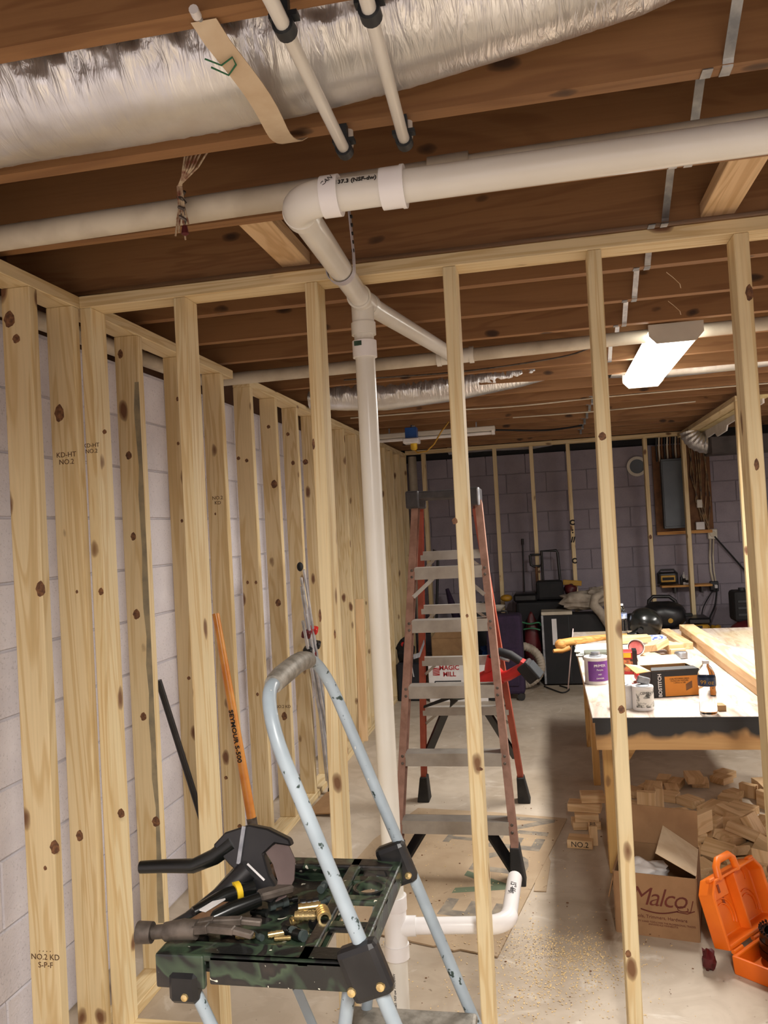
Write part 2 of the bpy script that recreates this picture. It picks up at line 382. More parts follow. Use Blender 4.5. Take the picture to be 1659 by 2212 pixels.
def blockmesh(l, m=None):
    b = B(); x0, x1, z0, z1 = -l/2+.0028, l/2-.0028, .0028, .2004; e = .003
    b.poly([(x0,0,z0),(x1,0,z0),(x1,0,z1),(x0,0,z1),(x0+e,-.006,z0+e),(x1-e,-.006,z0+e),(x1-e,-.006,z1-e),(x0+e,-.006,z1-e)],
           [(4,5,6,7),(0,1,5,4),(1,2,6,5),(2,3,7,6),(3,0,4,7)])
    me = bpy.data.meshes.new('block'); bmesh.ops.recalc_face_normals(b.bm, faces=b.bm.faces); b.bm.to_mesh(me); me.materials.append(m or M_CMU); return me
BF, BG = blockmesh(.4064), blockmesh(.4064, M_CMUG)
for k in range(11):
    z = .005+.2032*k
    y = 1.15+(0 if k % 2 else .2032)
    while y < YB-.2:
        shared('block', BF, (XL-.004, y+.2032, z), (0,0,PI/2), wl); y += .4064
    x = -1.6+(0 if k % 2 else .2032)
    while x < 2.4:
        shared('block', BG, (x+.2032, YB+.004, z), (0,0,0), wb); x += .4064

# ------------------------------------------------------------------ stud walls
def boxmesh(name, a, b_, m, bev=.0025):
    b = B().mm(a, b_); bmesh.ops.bevel(b.bm, geom=b.bm.edges[:], offset=bev, segments=1, affect='EDGES')
    bmesh.ops.recalc_face_normals(b.bm, faces=b.bm.faces); me = bpy.data.meshes.new(name); b.bm.to_mesh(me); me.materials.append(m); return me
HS = 2.268-.038
SA = boxmesh('stud', (-.0445,-.019,0), (.0445,.019,HS), M_STUD)      # wide face to the camera
SB = boxmesh('stud', (-.019,-.0445,0), (.019,.0445,HS), M_STUDG)     # narrow face to the camera
def stamp(par, lines, o, x, y, size):
    m = frame(o, x, y)
    text('grade_stamp', lines, size, m, M_STAMP, par)
# the long wall on the left
LW = thing('stud_wall', (-1.4285, 5.3, 0), 'long bare timber stud wall standing along the left block wall', 'stud wall')
build('top_plate', B().mm((-1.473,1.1,2.268), (-1.384,3.60,2.306)), M_STUDY, LW, bevel=.002)
build('top_plate', B().mm((-1.473,3.815,2.268), (-1.384,8.42,2.306)), M_STUDY, LW, bevel=.002)
build('bottom_plate', B().mm((-1.473,1.1,0), (-1.384,8.42,.038)), M_STUDY, LW, bevel=.002)
LS = []
for y in (1.30, 1.70, 2.10, 2.313, 2.72, 3.10, 3.48, 3.855, 4.23, 4.61, 4.99, 5.37, 5.75, 6.13, 6.51, 6.89, 7.27, 7.65, 8.03, 8.41):
    LS.append(shared('stud', SA, (-1.4285, y-.019, .038), (0,0,0), LW))
for i, z, s in ((2, .40, '. . . .\nNO.2 KD\nS-P-F'), (3, 1.80, 'KD-HT\nNO.2'), (6, 1.70, 'NO.2\nKD'), (8, .62, 'NO.2 KD')):
    stamp(LS[i], s, (-1.425, LS[i].location.y+LW.location.y-.0194, z), (1,0,0), (0,0,1), .022)
# the partition that crosses the view
PW = thing('stud_wall', (.8, 2.36, 0), 'bare timber stud partition crossing the front of the room, its studs before the ladder and the workbench', 'stud wall')
build('top_plate', B().mm((-1.384,2.316,2.268), (2.2,2.405,2.306)), M_STUDX, PW, bevel=.002)
build('bottom_plate', B().mm((-1.384,2.316,0), (-.60,2.405,.038)), M_STUDX, PW, bevel=.002)
build('bottom_plate', B().mm((-.28,2.316,0), (2.2,2.405,.038)), M_STUDX, PW, bevel=.002)
PS = []
for x, lean in ((-1.364, 0), (-1.051, 0), (-.645, .004), (-.237, .004), (.161, .005), (.561, -.004), (.962, 0), (1.368, 0)):
    PS.append(shared('stud', SB, (x, 2.3605, .038), (0, lean, 0), PW))
stamp(PS[0], 'KD-HT\nNO.2', (-1.364, 2.3156, 1.83), (1,0,0), (0,0,1), .018)

BW = thing('stud_wall', (0, 8.39, 0), 'bare timber stud wall across the far back block wall', 'stud wall')
build('top_plate', B().mm((-1.384,8.35,2.29), (1.372,8.439,2.328)), M_STUDX, BW, bevel=.002)
build('bottom_plate', B().mm((-1.384,8.35,0), (1.372,8.439,.038)), M_STUDX, BW, bevel=.002)
SC_ = boxmesh('stud', (-.019,-.0445,0), (.019,.0445,HS+.022), M_STUD)
BS = [shared('stud', SC_, (x, 8.3945, .038), (0,0,0), BW) for x in (-1.2, -.472, -.106, .255, .992, 1.350)]
# the knots one can pick out on the near faces
KNOTS = [('LS2', -1.449, 2.179, 0.0168, 0.0233), ('LS2', -1.43, 2.122, 0.0116, 0.0129), ('LS2', -1.389, 1.417, 0.0142, 0.0219), ('LS2', -1.381, 0.703, 0.0142, 0.0193), ('LS2', -1.413, 0.645, 0.0052, 0.0064), ('LS3', -1.442, 1.94, 0.0155, 0.0268), ('LS3', -1.438, 0.654, 0.0113, 0.0169), ('LS3', -1.41, 1.392, 0.0042, 0.0056), ('PS0', -1.354, 1.387, 0.0085, 0.0114), ('PS0', -1.321, 0.709, 0.0114, 0.0142), ('PS0', -1.317, 1.878, 0.0071, 0.0071), ('LS4', -1.45, 2.205, 0.0098, 0.0164), ('LS4', -1.436, 1.842, 0.0114, 0.0147), ('LS4', -1.433, 1.554, 0.0098, 0.0147), ('LS4', -1.435, 1.279, 0.0131, 0.018), ('LS4', -1.427, 0.919, 0.0114, 0.0147), ('LS4', -1.398, 0.552, 0.0147, 0.0179), ('LS5', -1.417, 2.097, 0.0055, 0.0092), ('LS5', -1.423, 1.919, 0.0055, 0.0074), ('LS5', -1.423, 1.609, 0.0055, 0.0074), ('LS5', -1.426, 0.983, 0.0074, 0.0074), ('LS6', -1.439, 1.641, 0.0041, 0.0062), ('LS6', -1.441, 1.076, 0.0082, 0.0062), ('LS6', -1.45, 0.473, 0.0082, 0.0082), ('LS6', -1.397, 0.26, 0.0103, 0.0103), ('LS7', -1.461, 1.919, 0.0091, 0.0091), ('LS7', -1.419, 1.905, 0.009, 0.009), ('LS7', -1.446, 1.309, 0.0068, 0.0091), ('LS7', -1.403, 1.307, 0.0068, 0.009), ('LS7', -1.424, 0.763, 0.0068, 0.009), ('LS8', -1.426, 2.114, 0.0099, 0.0099), ('LS8', -1.411, 1.805, 0.0173, 0.0222), ('LS8', -1.422, 1.172, 0.0148, 0.0197), ('LS8', -1.42, 0.57, 0.0148, 0.0222), ('LS9', -1.44, 2.115, 0.0107, 0.0107), ('LS9', -1.418, 1.946, 0.0107, 0.0134), ('LS10', -1.454, 1.981, 0.0173, 0.0173), ('PS2', -0.66, 1.791, 0.004, 0.0162), ('PS2', -0.665, 1.29, 0.0041, 0.0189), ('PS2', -0.623, 1.235, 0.0027, 0.0135), ('PS3', -0.258, 1.544, 0.0078, 0.0091), ('PS3', -0.224, 0.847, 0.0091, 0.0052), ('PS3', -0.237, 1.276, 0.0039, 0.0052), ('PS4', 0.156, 1.753, 0.0101, 0.0114), ('PS4', 0.167, 1.009, 0.0088, 0.0113), ('PS4', 0.15, 0.352, 0.0076, 0.0101), ('PS5', 0.571, 2.105, 0.0097, 0.0219), ('PS5', 0.56, 1.649, 0.0061, 0.0158), ('BS2', -0.092, 1.029, 0.0139, 0.0139), ('BS4', 0.989, 1.321, 0.0135, 0.0225)]
SETS = {'LS': (LS, LW), 'PS': (PS, PW), 'BS': (BS, BW)}
for q, x, z, a, b_ in KNOTS:
    st = SETS[q[:2]][0][int(q[2:])]; yf = ORG[st].y-(.019 if q[:2] == 'LS' else .0445)
    n = 14; ring = [(x+a*math.cos(2*PI*i/n)*(1+.12*math.sin(3*i)), yf-.0004, z+b_*math.sin(2*PI*i/n)*(1+.1*math.cos(2*i))) for i in range(n)]
    k = B().poly(ring+[(x, yf-.0008, z)], [(i, (i+1) % n, n) for i in range(n)])
    me = build('knot', k, M_KNOT, SETS[q[:2]][1]); me.parent = st; me.location = V((0,0,0)); me.data.transform(Matrix.Translation(ORG[SETS[q[:2]][1]]-ORG[st]))
    me.matrix_parent_inverse = Matrix.Identity(4)
random.seed(6)
yf = 2.720-.038-.0004; pts = []
zs = [2.1-.1*i for i in range(20)]
pts = [(-1.3845, yf, z) for z in zs]+[(-1.3845-.012-.014*random.random(), yf, z) for z in zs[::-1]]
n = len(zs); build('grey_stain', B().poly(pts, [(i, i+1, 2*n-2-i, 2*n-1-i) for i in range(n-1)]), M_STAIN, LW)
for z, s, k in ((1.50, 'C', 0), (1.42, ':', 0), (1.33, '//', 0), (1.12, 'C', 0)):
    text('black_mark', s, .07, frame((.255, 8.3495, z), (1,0,0), (0,0,1)), M_INK, BS[3], bold=.004)
# the far right wall: its top plate runs back towards the camera
RW = thing('stud_wall', (1.35, 7.2, 0), 'short stud wall top at the far right running towards the viewer', 'stud wall')
build('top_plate', B().mm((1.295,5.88,2.268), (1.384,8.35,2.306)), M_STUDY, RW, bevel=.002)
build('hanging_stud', B().mm((1.295,5.88,0), (1.384,5.918,2.268)), M_STUD, RW, bevel=.002)
# ------------------------------------------------------------------ ceiling: lamps
def ceiling_light(loc, lit, power, label, group=None, wide=.215, length=1.22, tilt=0):
    """wraparound fluorescent fixture, long axis along y"""
    x, y, z = loc; hw, hl = wide/2, length/2
    t = thing('ceiling_light', (x, y, z), label, 'ceiling light', group)
    build('housing', B().mm((x-hw+.012, y-hl+.004, z-.022), (x+hw-.012, y+hl-.004, z-.001)), M_HOUSING, t)
    prof = [(-hw,.0-.022), (-hw,-.045), (-hw*.72,-.078), (hw*.72,-.078), (hw,-.045), (hw,-.022)]
    b = B()
    vs = [(x+px, y+s*(hl-.012), z+pz) for s in (-1,1) for px, pz in prof]
    b.poly(vs, [(i, i+1, i+7, i+6) for i in range(5)]+[(5,0,6,11)])
    build('diffuser', b, (M_LIT if y > 2 else M_LITB) if lit else M_HOUSING, t)
    for s in (-1, 1):
        m = frame((x, y+s*(hl-.012), z), (1,0,0), (0,0,1))
        pr = [(p*1.03, q*1.03) for p, q in prof]
        build('end_cap', B().prism([(-hw*1.03,0)]+pr+[(hw*1.03,0)], -.012*s, m), M_HOUSING, t)
    if lit:
        ld = bpy.data.lights.new('lamp_tube', 'AREA'); ld.shape = 'RECTANGLE'; ld.size = wide*.8; ld.size_y = length*.92; ld.energy = power; ld.color = LAMP_COL; ld.spread = R(168)
        lo = bpy.data.objects.new('lamp_tube', ld); C.objects.link(lo); lo.parent = t; lo.location = (0, 0, -.085)
    return t
ceiling_light((.583, 4.23, ZJ), True, LAMP_POWER, 'lit fluorescent ceiling fixture glowing over the workbench')
ceiling_light((2.35, 4.6, ZJ), True, LAMP_SIDE, 'lit fluorescent ceiling fixture over the far right of the room')
ceiling_light((.25, -.35, ZJ), True, LAMP_BACK, 'lit fluorescent ceiling fixture behind the viewer')
# unlit strip far at the left
t = thing('strip_light', (-.81, 6.5, 2.26), 'unlit white strip light across the far left ceiling behind the cord reel', 'strip light')
build('housing', B().mm((-1.36,6.46,2.262), (-.35,6.54,2.298)), M_HOUSING, t, bevel=.004)
build('tube', B().tube([(-1.34,6.5,2.246), (-.37,6.5,2.246)], .013, 10), M_WHITE, t, smooth=40)
for x in (-1.345, -.365): build('socket', B().mm((x-.012,6.48,2.232), (x+.012,6.52,2.262)), M_WHITE, t)
build('hanger', B().mm((-1.2,6.49,2.298), (-1.19,6.51,2.34)).mm((-.5,6.49,2.298), (-.49,6.51,2.34)), M_GALV, t)
# white reflector panel at the far right
t = thing('ceiling_panel', (1.5, 6.6, 2.2), 'white panel with a stepped torn lower edge hanging at the far right ceiling', 'panel')
build('board', B().prism([(0,0),(2.2,0),(2.2,-.03),(1.1,-.05),(1.05,-.09),(.7,-.10),(.62,-.06),(.3,-.07),(0,-.03)], .012, frame((1.46,8.0,2.262), (0,-1,0), (0,0,1))), M_WHITE, t)
build('edge_strip', B().mm((1.386,5.7,2.262), (1.472,8.0,2.276)), plain('warm_enamel', (226,206,150), .4), t)

# ------------------------------------------------------------------ ceiling: foil ducts
def foil_duct(name, pts, r, label, amp=1.0, n=56, step=.012, flat=1.0):
    """flexible insulated duct: crinkled sleeve along a polyline"""
    P = [V(p) for p in pts]; rr = r if isinstance(r, list) else [r]*len(P)
    L = [0]
    for i in range(1, len(P)): L.append(L[-1]+(P[i]-P[i-1]).length)
    N = max(8, int(L[-1]/step)); b = B(); rings = []
    for i in range(N+1):
        d = L[-1]*i/N; k = 1
        while k < len(P)-1 and L[k] < d: k += 1
        f = (d-L[k-1])/(L[k]-L[k-1]); c = P[k-1].lerp(P[k], f); ra = rr[k-1]*(1-f)+rr[k]*f
        ax = (P[k]-P[k-1]).normalized(); u = V((0,0,1)); u = (u-ax*u.dot(ax)).normalized(); v = ax.cross(u); ring = []
        for j in range(n):
            a = 2*PI*j/n; ca, sa = math.cos(a), math.sin(a)
            side = max(0.0, min(1.0, (ca+.68)/.4))              # folds are deep on the flanks, tight at the bottom
            q = V((d*70, ca*2.2, sa*2.2)); s1 = noise.noise(q); s2 = noise.noise(V((d*28, ca*4+5, sa*4)))
            s3 = noise.noise(V((d*3.0, ca*1.4, sa*1.4+9)))
            s4 = noise.noise(V((d*46+3, ca*7, sa*7))); rad = ra*(1+.05*s3)+amp*side*(.011*s1+.012*s2+.016*abs(s4)*max(0, min(1, (ca+.25)*2)))+amp*.0012*s1
            ring.append(b.bm.verts.new(c+(u*ca*flat+v*sa)*rad+ax*(amp*.006*s2)))
        rings.append(ring)
    for i in range(N):
        for j in range(n): b.bm.faces.new((rings[i][j], rings[i][(j+1)%n], rings[i+1][(j+1)%n], rings[i+1][j]))
    o = build(name, b, M_FOIL, smooth=180); return tag(o, label, 'duct')
foil_duct('foil_duct', [(-1.6,1.425,2.40), (-1.0,1.425,2.412), (-.6,1.42,2.412), (-.4,1.42,2.418), (-.2,1.415,2.432), (0,1.41,2.447), (.2,1.405,2.463), (.265,1.405,2.475), (.285,1.405,2.50)],
          [.132,.132,.13,.128,.124,.115,.102,.095,.06], 'big crinkled silver foil duct slung between the joists at the top left', 1.6, flat=.88)
foil_duct('foil_duct', [(-1.36,4.82,2.36), (-1.15,4.82,2.345), (-.9,4.82,2.328), (-.5,4.82,2.345), (-.1,4.82,2.385), (.2,4.82,2.43)], [.075,.085,.085,.08,.07,.055],
          'smaller foil duct sagging behind the white stack at mid ceiling', .8, 32, .014)
foil_duct('foil_duct', [(.42,4.96,2.42), (.75,5.0,2.40), (1.1,5.0,2.41), (1.6,5.0,2.43), (2.2,5.0,2.44)], .075,
          'foil duct running right behind the lit fixture', .8, 32, .014)
foil_duct('foil_duct', [(-.95,8.5,2.36), (-.5,8.5,2.37), (-.1,8.5,2.36), (.1,8.5,2.38)], .09, 'dim foil duct above the back wall plate', .7, 28, .02)
t = thing('sheet_metal_duct', (1.9, 7.8, 2.05), 'dark sheet metal duct with a foil elbow at the far right corner', 'duct')
build('trunk', B().mm((1.46,7.65,2.04), (2.9,7.95,2.2)), plain('dull_duct', (86,80,78), .6, .5), t, bevel=.01)
eb = []
for i in range(14):
    a = i/13*1.4; eb.append((1.47-.16*math.sin(a), 7.8, 2.12+.02+.16*(1-math.cos(a))))
build('elbow', B().tube(eb, [.078+.008*(i % 2) for i in range(14)], 20, False), M_FOIL, t, smooth=25)

# ------------------------------------------------------------------ ceiling: pipes
def elbow(c, a, b_, rb, ro, n=9):
    """points of a quarter bend from direction a (incoming end) to b_"""
    c, a, b_ = V(c), V(a).normalized(), V(b_).normalized(); pts = []
    for i in range(n):
        th = PI/2*i/(n-1); pts.append(c+a*rb*(1-math.sin(th))+b_*rb*(1-math.cos(th)))
    return pts
PR = .0302
# far collector across the room, with the tee the branch enters
t = thing('drain_pipe', (0, 3.765, 2.28), 'long dull white drain pipe crossing the room beyond the partition', 'pipe')
build('pipe', B().tube([(-1.56,3.765,2.300), (-.42,3.765,2.308), (2.4,3.765,2.345)], PR, 20), M_PVCD, t, smooth=40)
build('tee', B().tube([(-.45,3.765,2.308), (-.43,3.765,2.308)], .0385, 20).tube([(-.43,3.765,2.308), (-.30,3.765,2.310)], .034, 20).tube([(-.30,3.765,2.310), (-.28,3.765,2.310)], .0385, 20).tube([(-.372,3.765,2.312), (-.378,3.68,2.305)], .0365, 20), M_PVC, t, smooth=35)
build('pipe', B().tube([(-1.565,3.72,2.298), (-1.575,3.6,2.29), (-1.575,1.3,2.25)], PR, 20), M_PVCD, t, smooth=40)
# the front line: right to left under the joists, elbow, back to the tee over the stack
EX, EY, EZ = -.437, 1.50, 2.165
TX, TY, TZ = -.512, 2.445, 2.232
t = thing('drain_pipe', (.3, 1.5, 2.1), 'bright white drain pipe from the right turning back at an elbow to the stack tee', 'pipe')
run = V((1.0, 0, .004)).normalized(); back = (V((TX,TY,TZ))-V((EX,EY,EZ))).normalized()
E0 = V((EX,EY,EZ))
build('pipe', B().tube([E0+run*.06, E0+run*1.9], PR, 24), M_PVC, t, smooth=40)
build('pipe', B().tube([E0+back*.06, E0+back*.89], PR, 24), M_PVC, t, smooth=40)
bend = elbow(E0, run, back, .062, 0)
build('elbow', B().tube(bend, .0345, 24), M_PVC, t, smooth=50)
build('hub', B().pipe(E0+run*.058, E0+run*.092, .0385, .0305, 28), M_PVCN, t, smooth=35)
build('hub', B().pipe(E0+back*.058, E0+back*.088, .0365, .0305, 28), M_PVC, t, smooth=35)
build('coupling', B().tube([E0+run*.172, E0+run*.214], .0378, 28).tube([E0+run*.210, E0+run*.217], .0395, 28), M_PVCN, t, smooth=35)
text('pipe_print', 'B137.3 (NSF-dw) C', .0125, frame(E0+run*.131+V((0,-.0296,.0125)), (1,0,0), (0,.40,1)), M_INK, t, ext=.0005, bold=.0003)
text('pipe_print', 'CAN', .012, frame(E0+run*.075+V((0,-.0367,.0155)), (.8,0,.5), (-.4,.25,1)), M_INK, t)
# the hanger that holds the branch
hc = E0+back*.55
cb = B(); pp = []
u2 = V((1,0,0)); u2 = (u2-back*u2.dot(back)).normalized(); v2 = back.cross(u2).normalized()
for i in range(19):
    a = PI+PI*1.06*i/18
    pp.append(hc+(u2*math.cos(a)-v2*math.sin(a)*(-1))*.0345)
t2 = thing('pipe_hanger', (hc.x, hc.y, hc.z), 'pale plastic strap hanger with holes looping under the white elbow branch', 'hanger')
def ribbon(pts, wdir, w, th=.0025):
    b = B(); wdir = V(wdir); P_ = [V(p) for p in pts]; N = len(P_); rings = []
    for i in range(N):
        tg = (P_[min(i+1,N-1)]-P_[max(i-1,0)]).normalized(); nn = tg.cross(wdir).normalized()
        rings.append([b.bm.verts.new(P_[i]+wdir*w/2*s+nn*th/2*q) for s, q in ((-1,-1),(1,-1),(1,1),(-1,1))])
    for i in range(N-1):
        for k in range(4): b.bm.faces.new((rings[i][k], rings[i][(k+1)%4], rings[i+1][(k+1)%4], rings[i+1][k]))
    b.bm.faces.new(rings[0][::-1]); b.bm.faces.new(rings[-1]); return b
hp = [hc+V((.036*math.cos(a), 0, .036*math.sin(a))) for a in [PI+PI*i/20 for i in range(21)]]
hp = [V((hc.x-.036, hc.y, hc.z+.03))]+hp+[V((hc.x+.036, hc.y, hc.z+.04)), V((hc.x+.030, hc.y-.01, ZJ+.06))]
build('strap', ribbon(hp, (0,1,0), .024), plain('lavender_grey_plastic', (196,190,196), .45), t2, smooth=40)
hb = B()
for k in range(6):
    z = hc.z+.045+k*.022; hb.tube([(hc.x+.0335-.001, hc.y-.004, z), (hc.x+.0385, hc.y-.004, z)], .005, 8)
build('hole', hb, M_INK, t2)
# the stack with its two tees
t = thing('drain_stack', (TX, TY, 0), 'tall white vertical drain stack standing in the middle with tees at top and foot', 'pipe')
SX, SY = TX, TY
build('pipe', B().tube([(SX,SY,.0), (SX,SY,TZ-.03)], PR, 24), M_PVC, t, smooth=40)
Bv = V((TX,TY,TZ)); far = (V((-.378,3.68,2.305))-Bv).normalized()
build('tee', B().tube([Bv-back*.055, Bv+far*.055], .034, 24).tube([(SX,SY,TZ-.075), (SX,SY,TZ+.005)], .034, 24), M_PVC, t, smooth=40)
build('hub', B().pipe(Bv-back*.075, Bv-back*.045, .0365, .0305, 28), M_PVC, t, smooth=35)
build('hub', B().pipe(Bv+far*.045, Bv+far*.075, .0365, .0305, 28), M_PVC, t, smooth=35)
build('hub', B().pipe((SX,SY,TZ-.105), (SX,SY,TZ-.068), .0375, .0305, 28), M_PVC, t, smooth=35)
build('coupling', B().tube([(SX,SY,2.058), (SX,SY,2.108)], .0372, 28), M_PVCN, t, smooth=35)
build('label', B().mm((SX-.024,SY-.0385,2.089), (SX-.001,SY-.034,2.103)), M_GREENINK, t)
build('branch_pipe', B().tube([Bv+far*.06, (-.3775,3.69,2.3055)], PR, 24), M_PVC, t, smooth=40)
BZ = .338; bd = V((1, .085, .012)).normalized(); B0 = V((SX,SY,BZ))
build('tee', B().tube([(SX,SY,BZ-.062), (SX,SY,BZ+.062)], .0345, 24).tube([B0, B0+bd*.062], .029, 24), M_PVCN, t, smooth=40)
build('hub', B().pipe((SX,SY,BZ+.052), (SX,SY,BZ+.092), .0378, .0305, 28), M_PVCN, t, smooth=35)
build('hub', B().pipe((SX,SY,BZ-.092), (SX,SY,BZ-.052), .0378, .0305, 28), M_PVCN, t, smooth=35)
EB = B0+bd*.335
build('branch_pipe', B().tube([B0+bd*.055, EB-bd*.04], .0242, 24), M_PVCN, t, smooth=40)
build('elbow', B().tube(elbow(EB, -bd, (0.03,1,.02), .055, 0), .0275, 24), M_PVCN, t, smooth=50)
sd = V((.03,1,.02)).normalized()
stub = build('stub_pipe', B().tube([EB+sd*.05, EB+sd*.31], .0242, 24), M_PVCN, t, smooth=40)
text('handwriting', '15°-66g.', .026, frame(EB+sd*.19+V((.0035,-.001,.0248)), (.0,-1,0), (1,0,-.15)), M_INK, stub, shear=.25)
text('pipe_print', '2 IN  ASTM D-2665  NSF-pw  PVC-DWV', .0095, frame((SX-.006, SY-.0304, .13), (0,0,1), (-1,-.18,0)), M_INK, t)
# the rear pipe in the joist bay
t = thing('drain_pipe', (-.2, 1.80, 2.27), 'dull white pipe lying in the joist bay behind the bright front pipe', 'pipe')
build('pipe', B().tube([(-1.58,1.80,2.296), (1.9,1.80,2.334)], .0302, 20), M_PVCD, t, smooth=40)
build('coupling', B().tube([(-.21,1.80,2.311), (-.12,1.80,2.312)], .0375, 24), M_PVCD, t, smooth=35)
# two thin water pipes
def water_pipe(x0, x1, label):
    t = thing('water_pipe', (x0, 1.2, 2.31), label, 'pipe', 'thin white supply pipes under the joists')
    z = 2.285
    pts = [(x0-.004, .55, z), (x0, 1.10, z), (x1, 1.545, z), (x1, 1.57, z), (x1+.001, 1.588, z+.006), (x1+.002, 1.597, z+.02), (x1+.002, 1.60, z+.05)]
    build('pipe', B().tube(pts, .0112, 16), M_PVC, t, smooth=40)
    for f, y in ((0, 1.165), (1, 1.572)):
        x = x0+(x1-x0)*(y-1.10)/.445
        c = build('clip', B().pipe((x,y-.012,z), (x,y+.012,z), .0165, .0114, 16), M_CLIP, t, smooth=40)
        build('clip_foot', B().mm((x-.022,y-.009,z+.012), (x+.022,y+.009,z+.02)).mm((x-.008,y-.007,z+.02), (x+.008,y+.007,ZJ-.001)), M_CLIP, c)
water_pipe(-.338, -.348, 'left one of two thin white water pipes crossing the foil duct')
water_pipe(-.206, -.227, 'right one of two thin white water pipes crossing the foil duct')
# card strap under the duct
cp = []
for i in range(15):
    f = i/14; cp.append((-.475+.045*f+.02*math.sin(f*5), 1.185+.41*f, 2.332-.056*max(0, math.sin(PI*f))**.7))
t = thing('duct_strap', (-.46, 1.4, 2.2), 'pale card strap stapled across two joists to hold the foil duct', 'strap')
build('strip', ribbon(cp, (1,0,0), .042, .0015), M_CARDL, t, smooth=60)
build('wire', B().tube([(-.494,1.23,2.300), (-.472,1.245,2.294), (-.449,1.235,2.298), (-.449,1.25,2.294), (-.468,1.265,2.288), (-.492,1.25,2.297)], .0016, 6), M_GREENC, t)
# twisted wire ends hanging from a joist bay
t = thing('wire_bundle', (-.77, 1.735, 2.24), 'bundle of stripped wires hanging beside the rear pipe', 'wires')
random.seed(3)
wb_ = B()
for k in range(7):
    a = random.uniform(-.02,.02); e = random.uniform(-.02,.05)
    wb_.tube([(-.76+e*2,1.70,2.42), (-.765+e,1.71,2.36), (-.772+a*.3,1.735,2.335), (-.772+a*.4,1.742,2.29), (-.772+a,1.742,2.24+random.uniform(-.03,.03))], .0022, 6)
build('strands', wb_, plain('wire_sheath', (190,170,140), .5, c2=(120,70,50), scale=60), t)
build('twist', B().tube([(-.772+.008*math.cos(i*1.7), 1.742+.006*math.sin(i*1.7), 2.325-.006*i) for i in range(13)], .004, 8), M_DARKMET, t, smooth=40)
build('wire_nut', B().lathe([(.003,0),(.009,.004),(.006,.022),(.0,.024)], (-.766,1.738,2.222), 10), M_DKRED, t, smooth=40)
t = thing('conduit_stub', (-.455, 1.19, 2.28), 'short clear plastic fitting at the top edge of the ceiling', 'fitting')
build('sleeve', B().tube([(-.474,1.145,2.325), (-.476,1.163,2.325)], .0075, 10), M_WHITE, t, smooth=40)
build('tip', B().tube([(-.474,1.163,2.325), (-.474,1.172,2.325)], .004, 10), M_GALV, t, smooth=40)

# ------------------------------------------------------------------ ceiling: bridging, blocking, nails
st_pts = [(0,-.019),(1,0)]
random.seed(8)
for i in range(5, 24):
    ya, yb = YJ[i], YJ[i+1]-.038
    for s, dx in ((0, 0), (1, .034)):
        if i < 7 and s == 0: continue
        x = .335+dx-(.012*(i-13) if i > 13 else 0)*0
        z0, z1 = ZJ-.001, ZS-.02
        p = [(x, ya-.036, z0-.001), (x, ya-.004, z0-.001), (x, ya+.006, z0+.01), (x, yb-.004, z1), (x, yb, z1+.012)] if not s else [(x, yb+.036, z0-.001), (x, yb+.004, z0-.001), (x, yb-.006, z0+.01), (x, ya+.004, z1), (x, ya, z1+.012)]
        nb = i-9; bay = {-4: 'bay behind the viewer', -3: 'bay over the viewer', -2: 'bay of the big foil duct', -1: 'bay of the dull rear pipe', 0: 'bay right over the partition'}.get(nb) or '%s bay beyond the partition' % ('', 'first', 'second', 'third', 'fourth', 'fifth', 'sixth', 'seventh', 'eighth', 'ninth', 'tenth', 'eleventh', 'twelfth', 'thirteenth', 'fourteenth')[nb]
        o = build('bridging_strap', ribbon(p, (1,0,0), .019, .0018), M_GALV)
        tag(o, 'steel bridging strap sloping %s in the %s' % (('upward', 'downward')[s], bay), 'strap', 'joist bridging straps')
def lumber(name, a, b_, w, h, label, cat, m=None, group=None, up=(0,0,1)):
    a, b_ = V(a), V(b_); L = (b_-a).length
    b = B().mm((-L/2,-w/2,-h/2), (L/2,w/2,h/2)); bmesh.ops.bevel(b.bm, geom=b.bm.edges[:], offset=.002, segments=1, affect='EDGES')
    o = build(name, b, m or M_BLOCK, base=False); o.matrix_world = frame((a+b_)/2, b_-a, V(up).cross(b_-a)); ORG[o] = (a+b_)/2
    if label: tag(o, label, cat, group)
    return o
lumber('blocking_board', (-.69,2.003,2.354), (-.69,2.36,2.354), .089, .038, 'short flat nailer board between joists above the left of the partition', 'board')
lumber('blocking_board', (.505,2.003,2.354), (.505,2.36,2.354), .089, .038, 'short flat nailer board between joists above the right of the partition', 'board')
NL = (('pale dowel stub poking down through the ceiling left of centre', (-.28,2.10,2.57), (-.27,2.12,2.42), .011), ('thin pale splinter hanging in the bay over the right partition', (.135,2.1,2.57), (.14,2.11,2.40), .005),
      ('short pale dowel by the front pipe clips', (-.28,1.72,2.57), (-.275,1.73,2.42), .010), ('short white stick beside the right water pipe clip', (-.21,1.70,2.57), (-.205,1.71,2.42), .012), ('pale dowel standing over the bright front pipe', (.05,1.69,2.57), (.06,1.7,2.44), .009))
for lb, a, b_, r in NL: tag(build('peg', B().tube([a, V(a).lerp(V(b_), .6), b_], [r, r, r*.9], 8), M_CARDL, smooth=40), lb, 'peg')
for x, y, lb in ((.44,2.85,'curled pale wood shaving stuck to the third joist beyond the partition'), (.50,3.24,'curled pale wood shaving stuck to the fourth joist beyond the partition')):
    tag(build('shaving', ribbon([(x,y,2.333), (x+.02,y+.01,2.318), (x+.045,y+.03,2.298), (x+.05,y+.05,2.29)], (.3,.95,0), .012, .001), M_CARDL), lb, 'shaving')
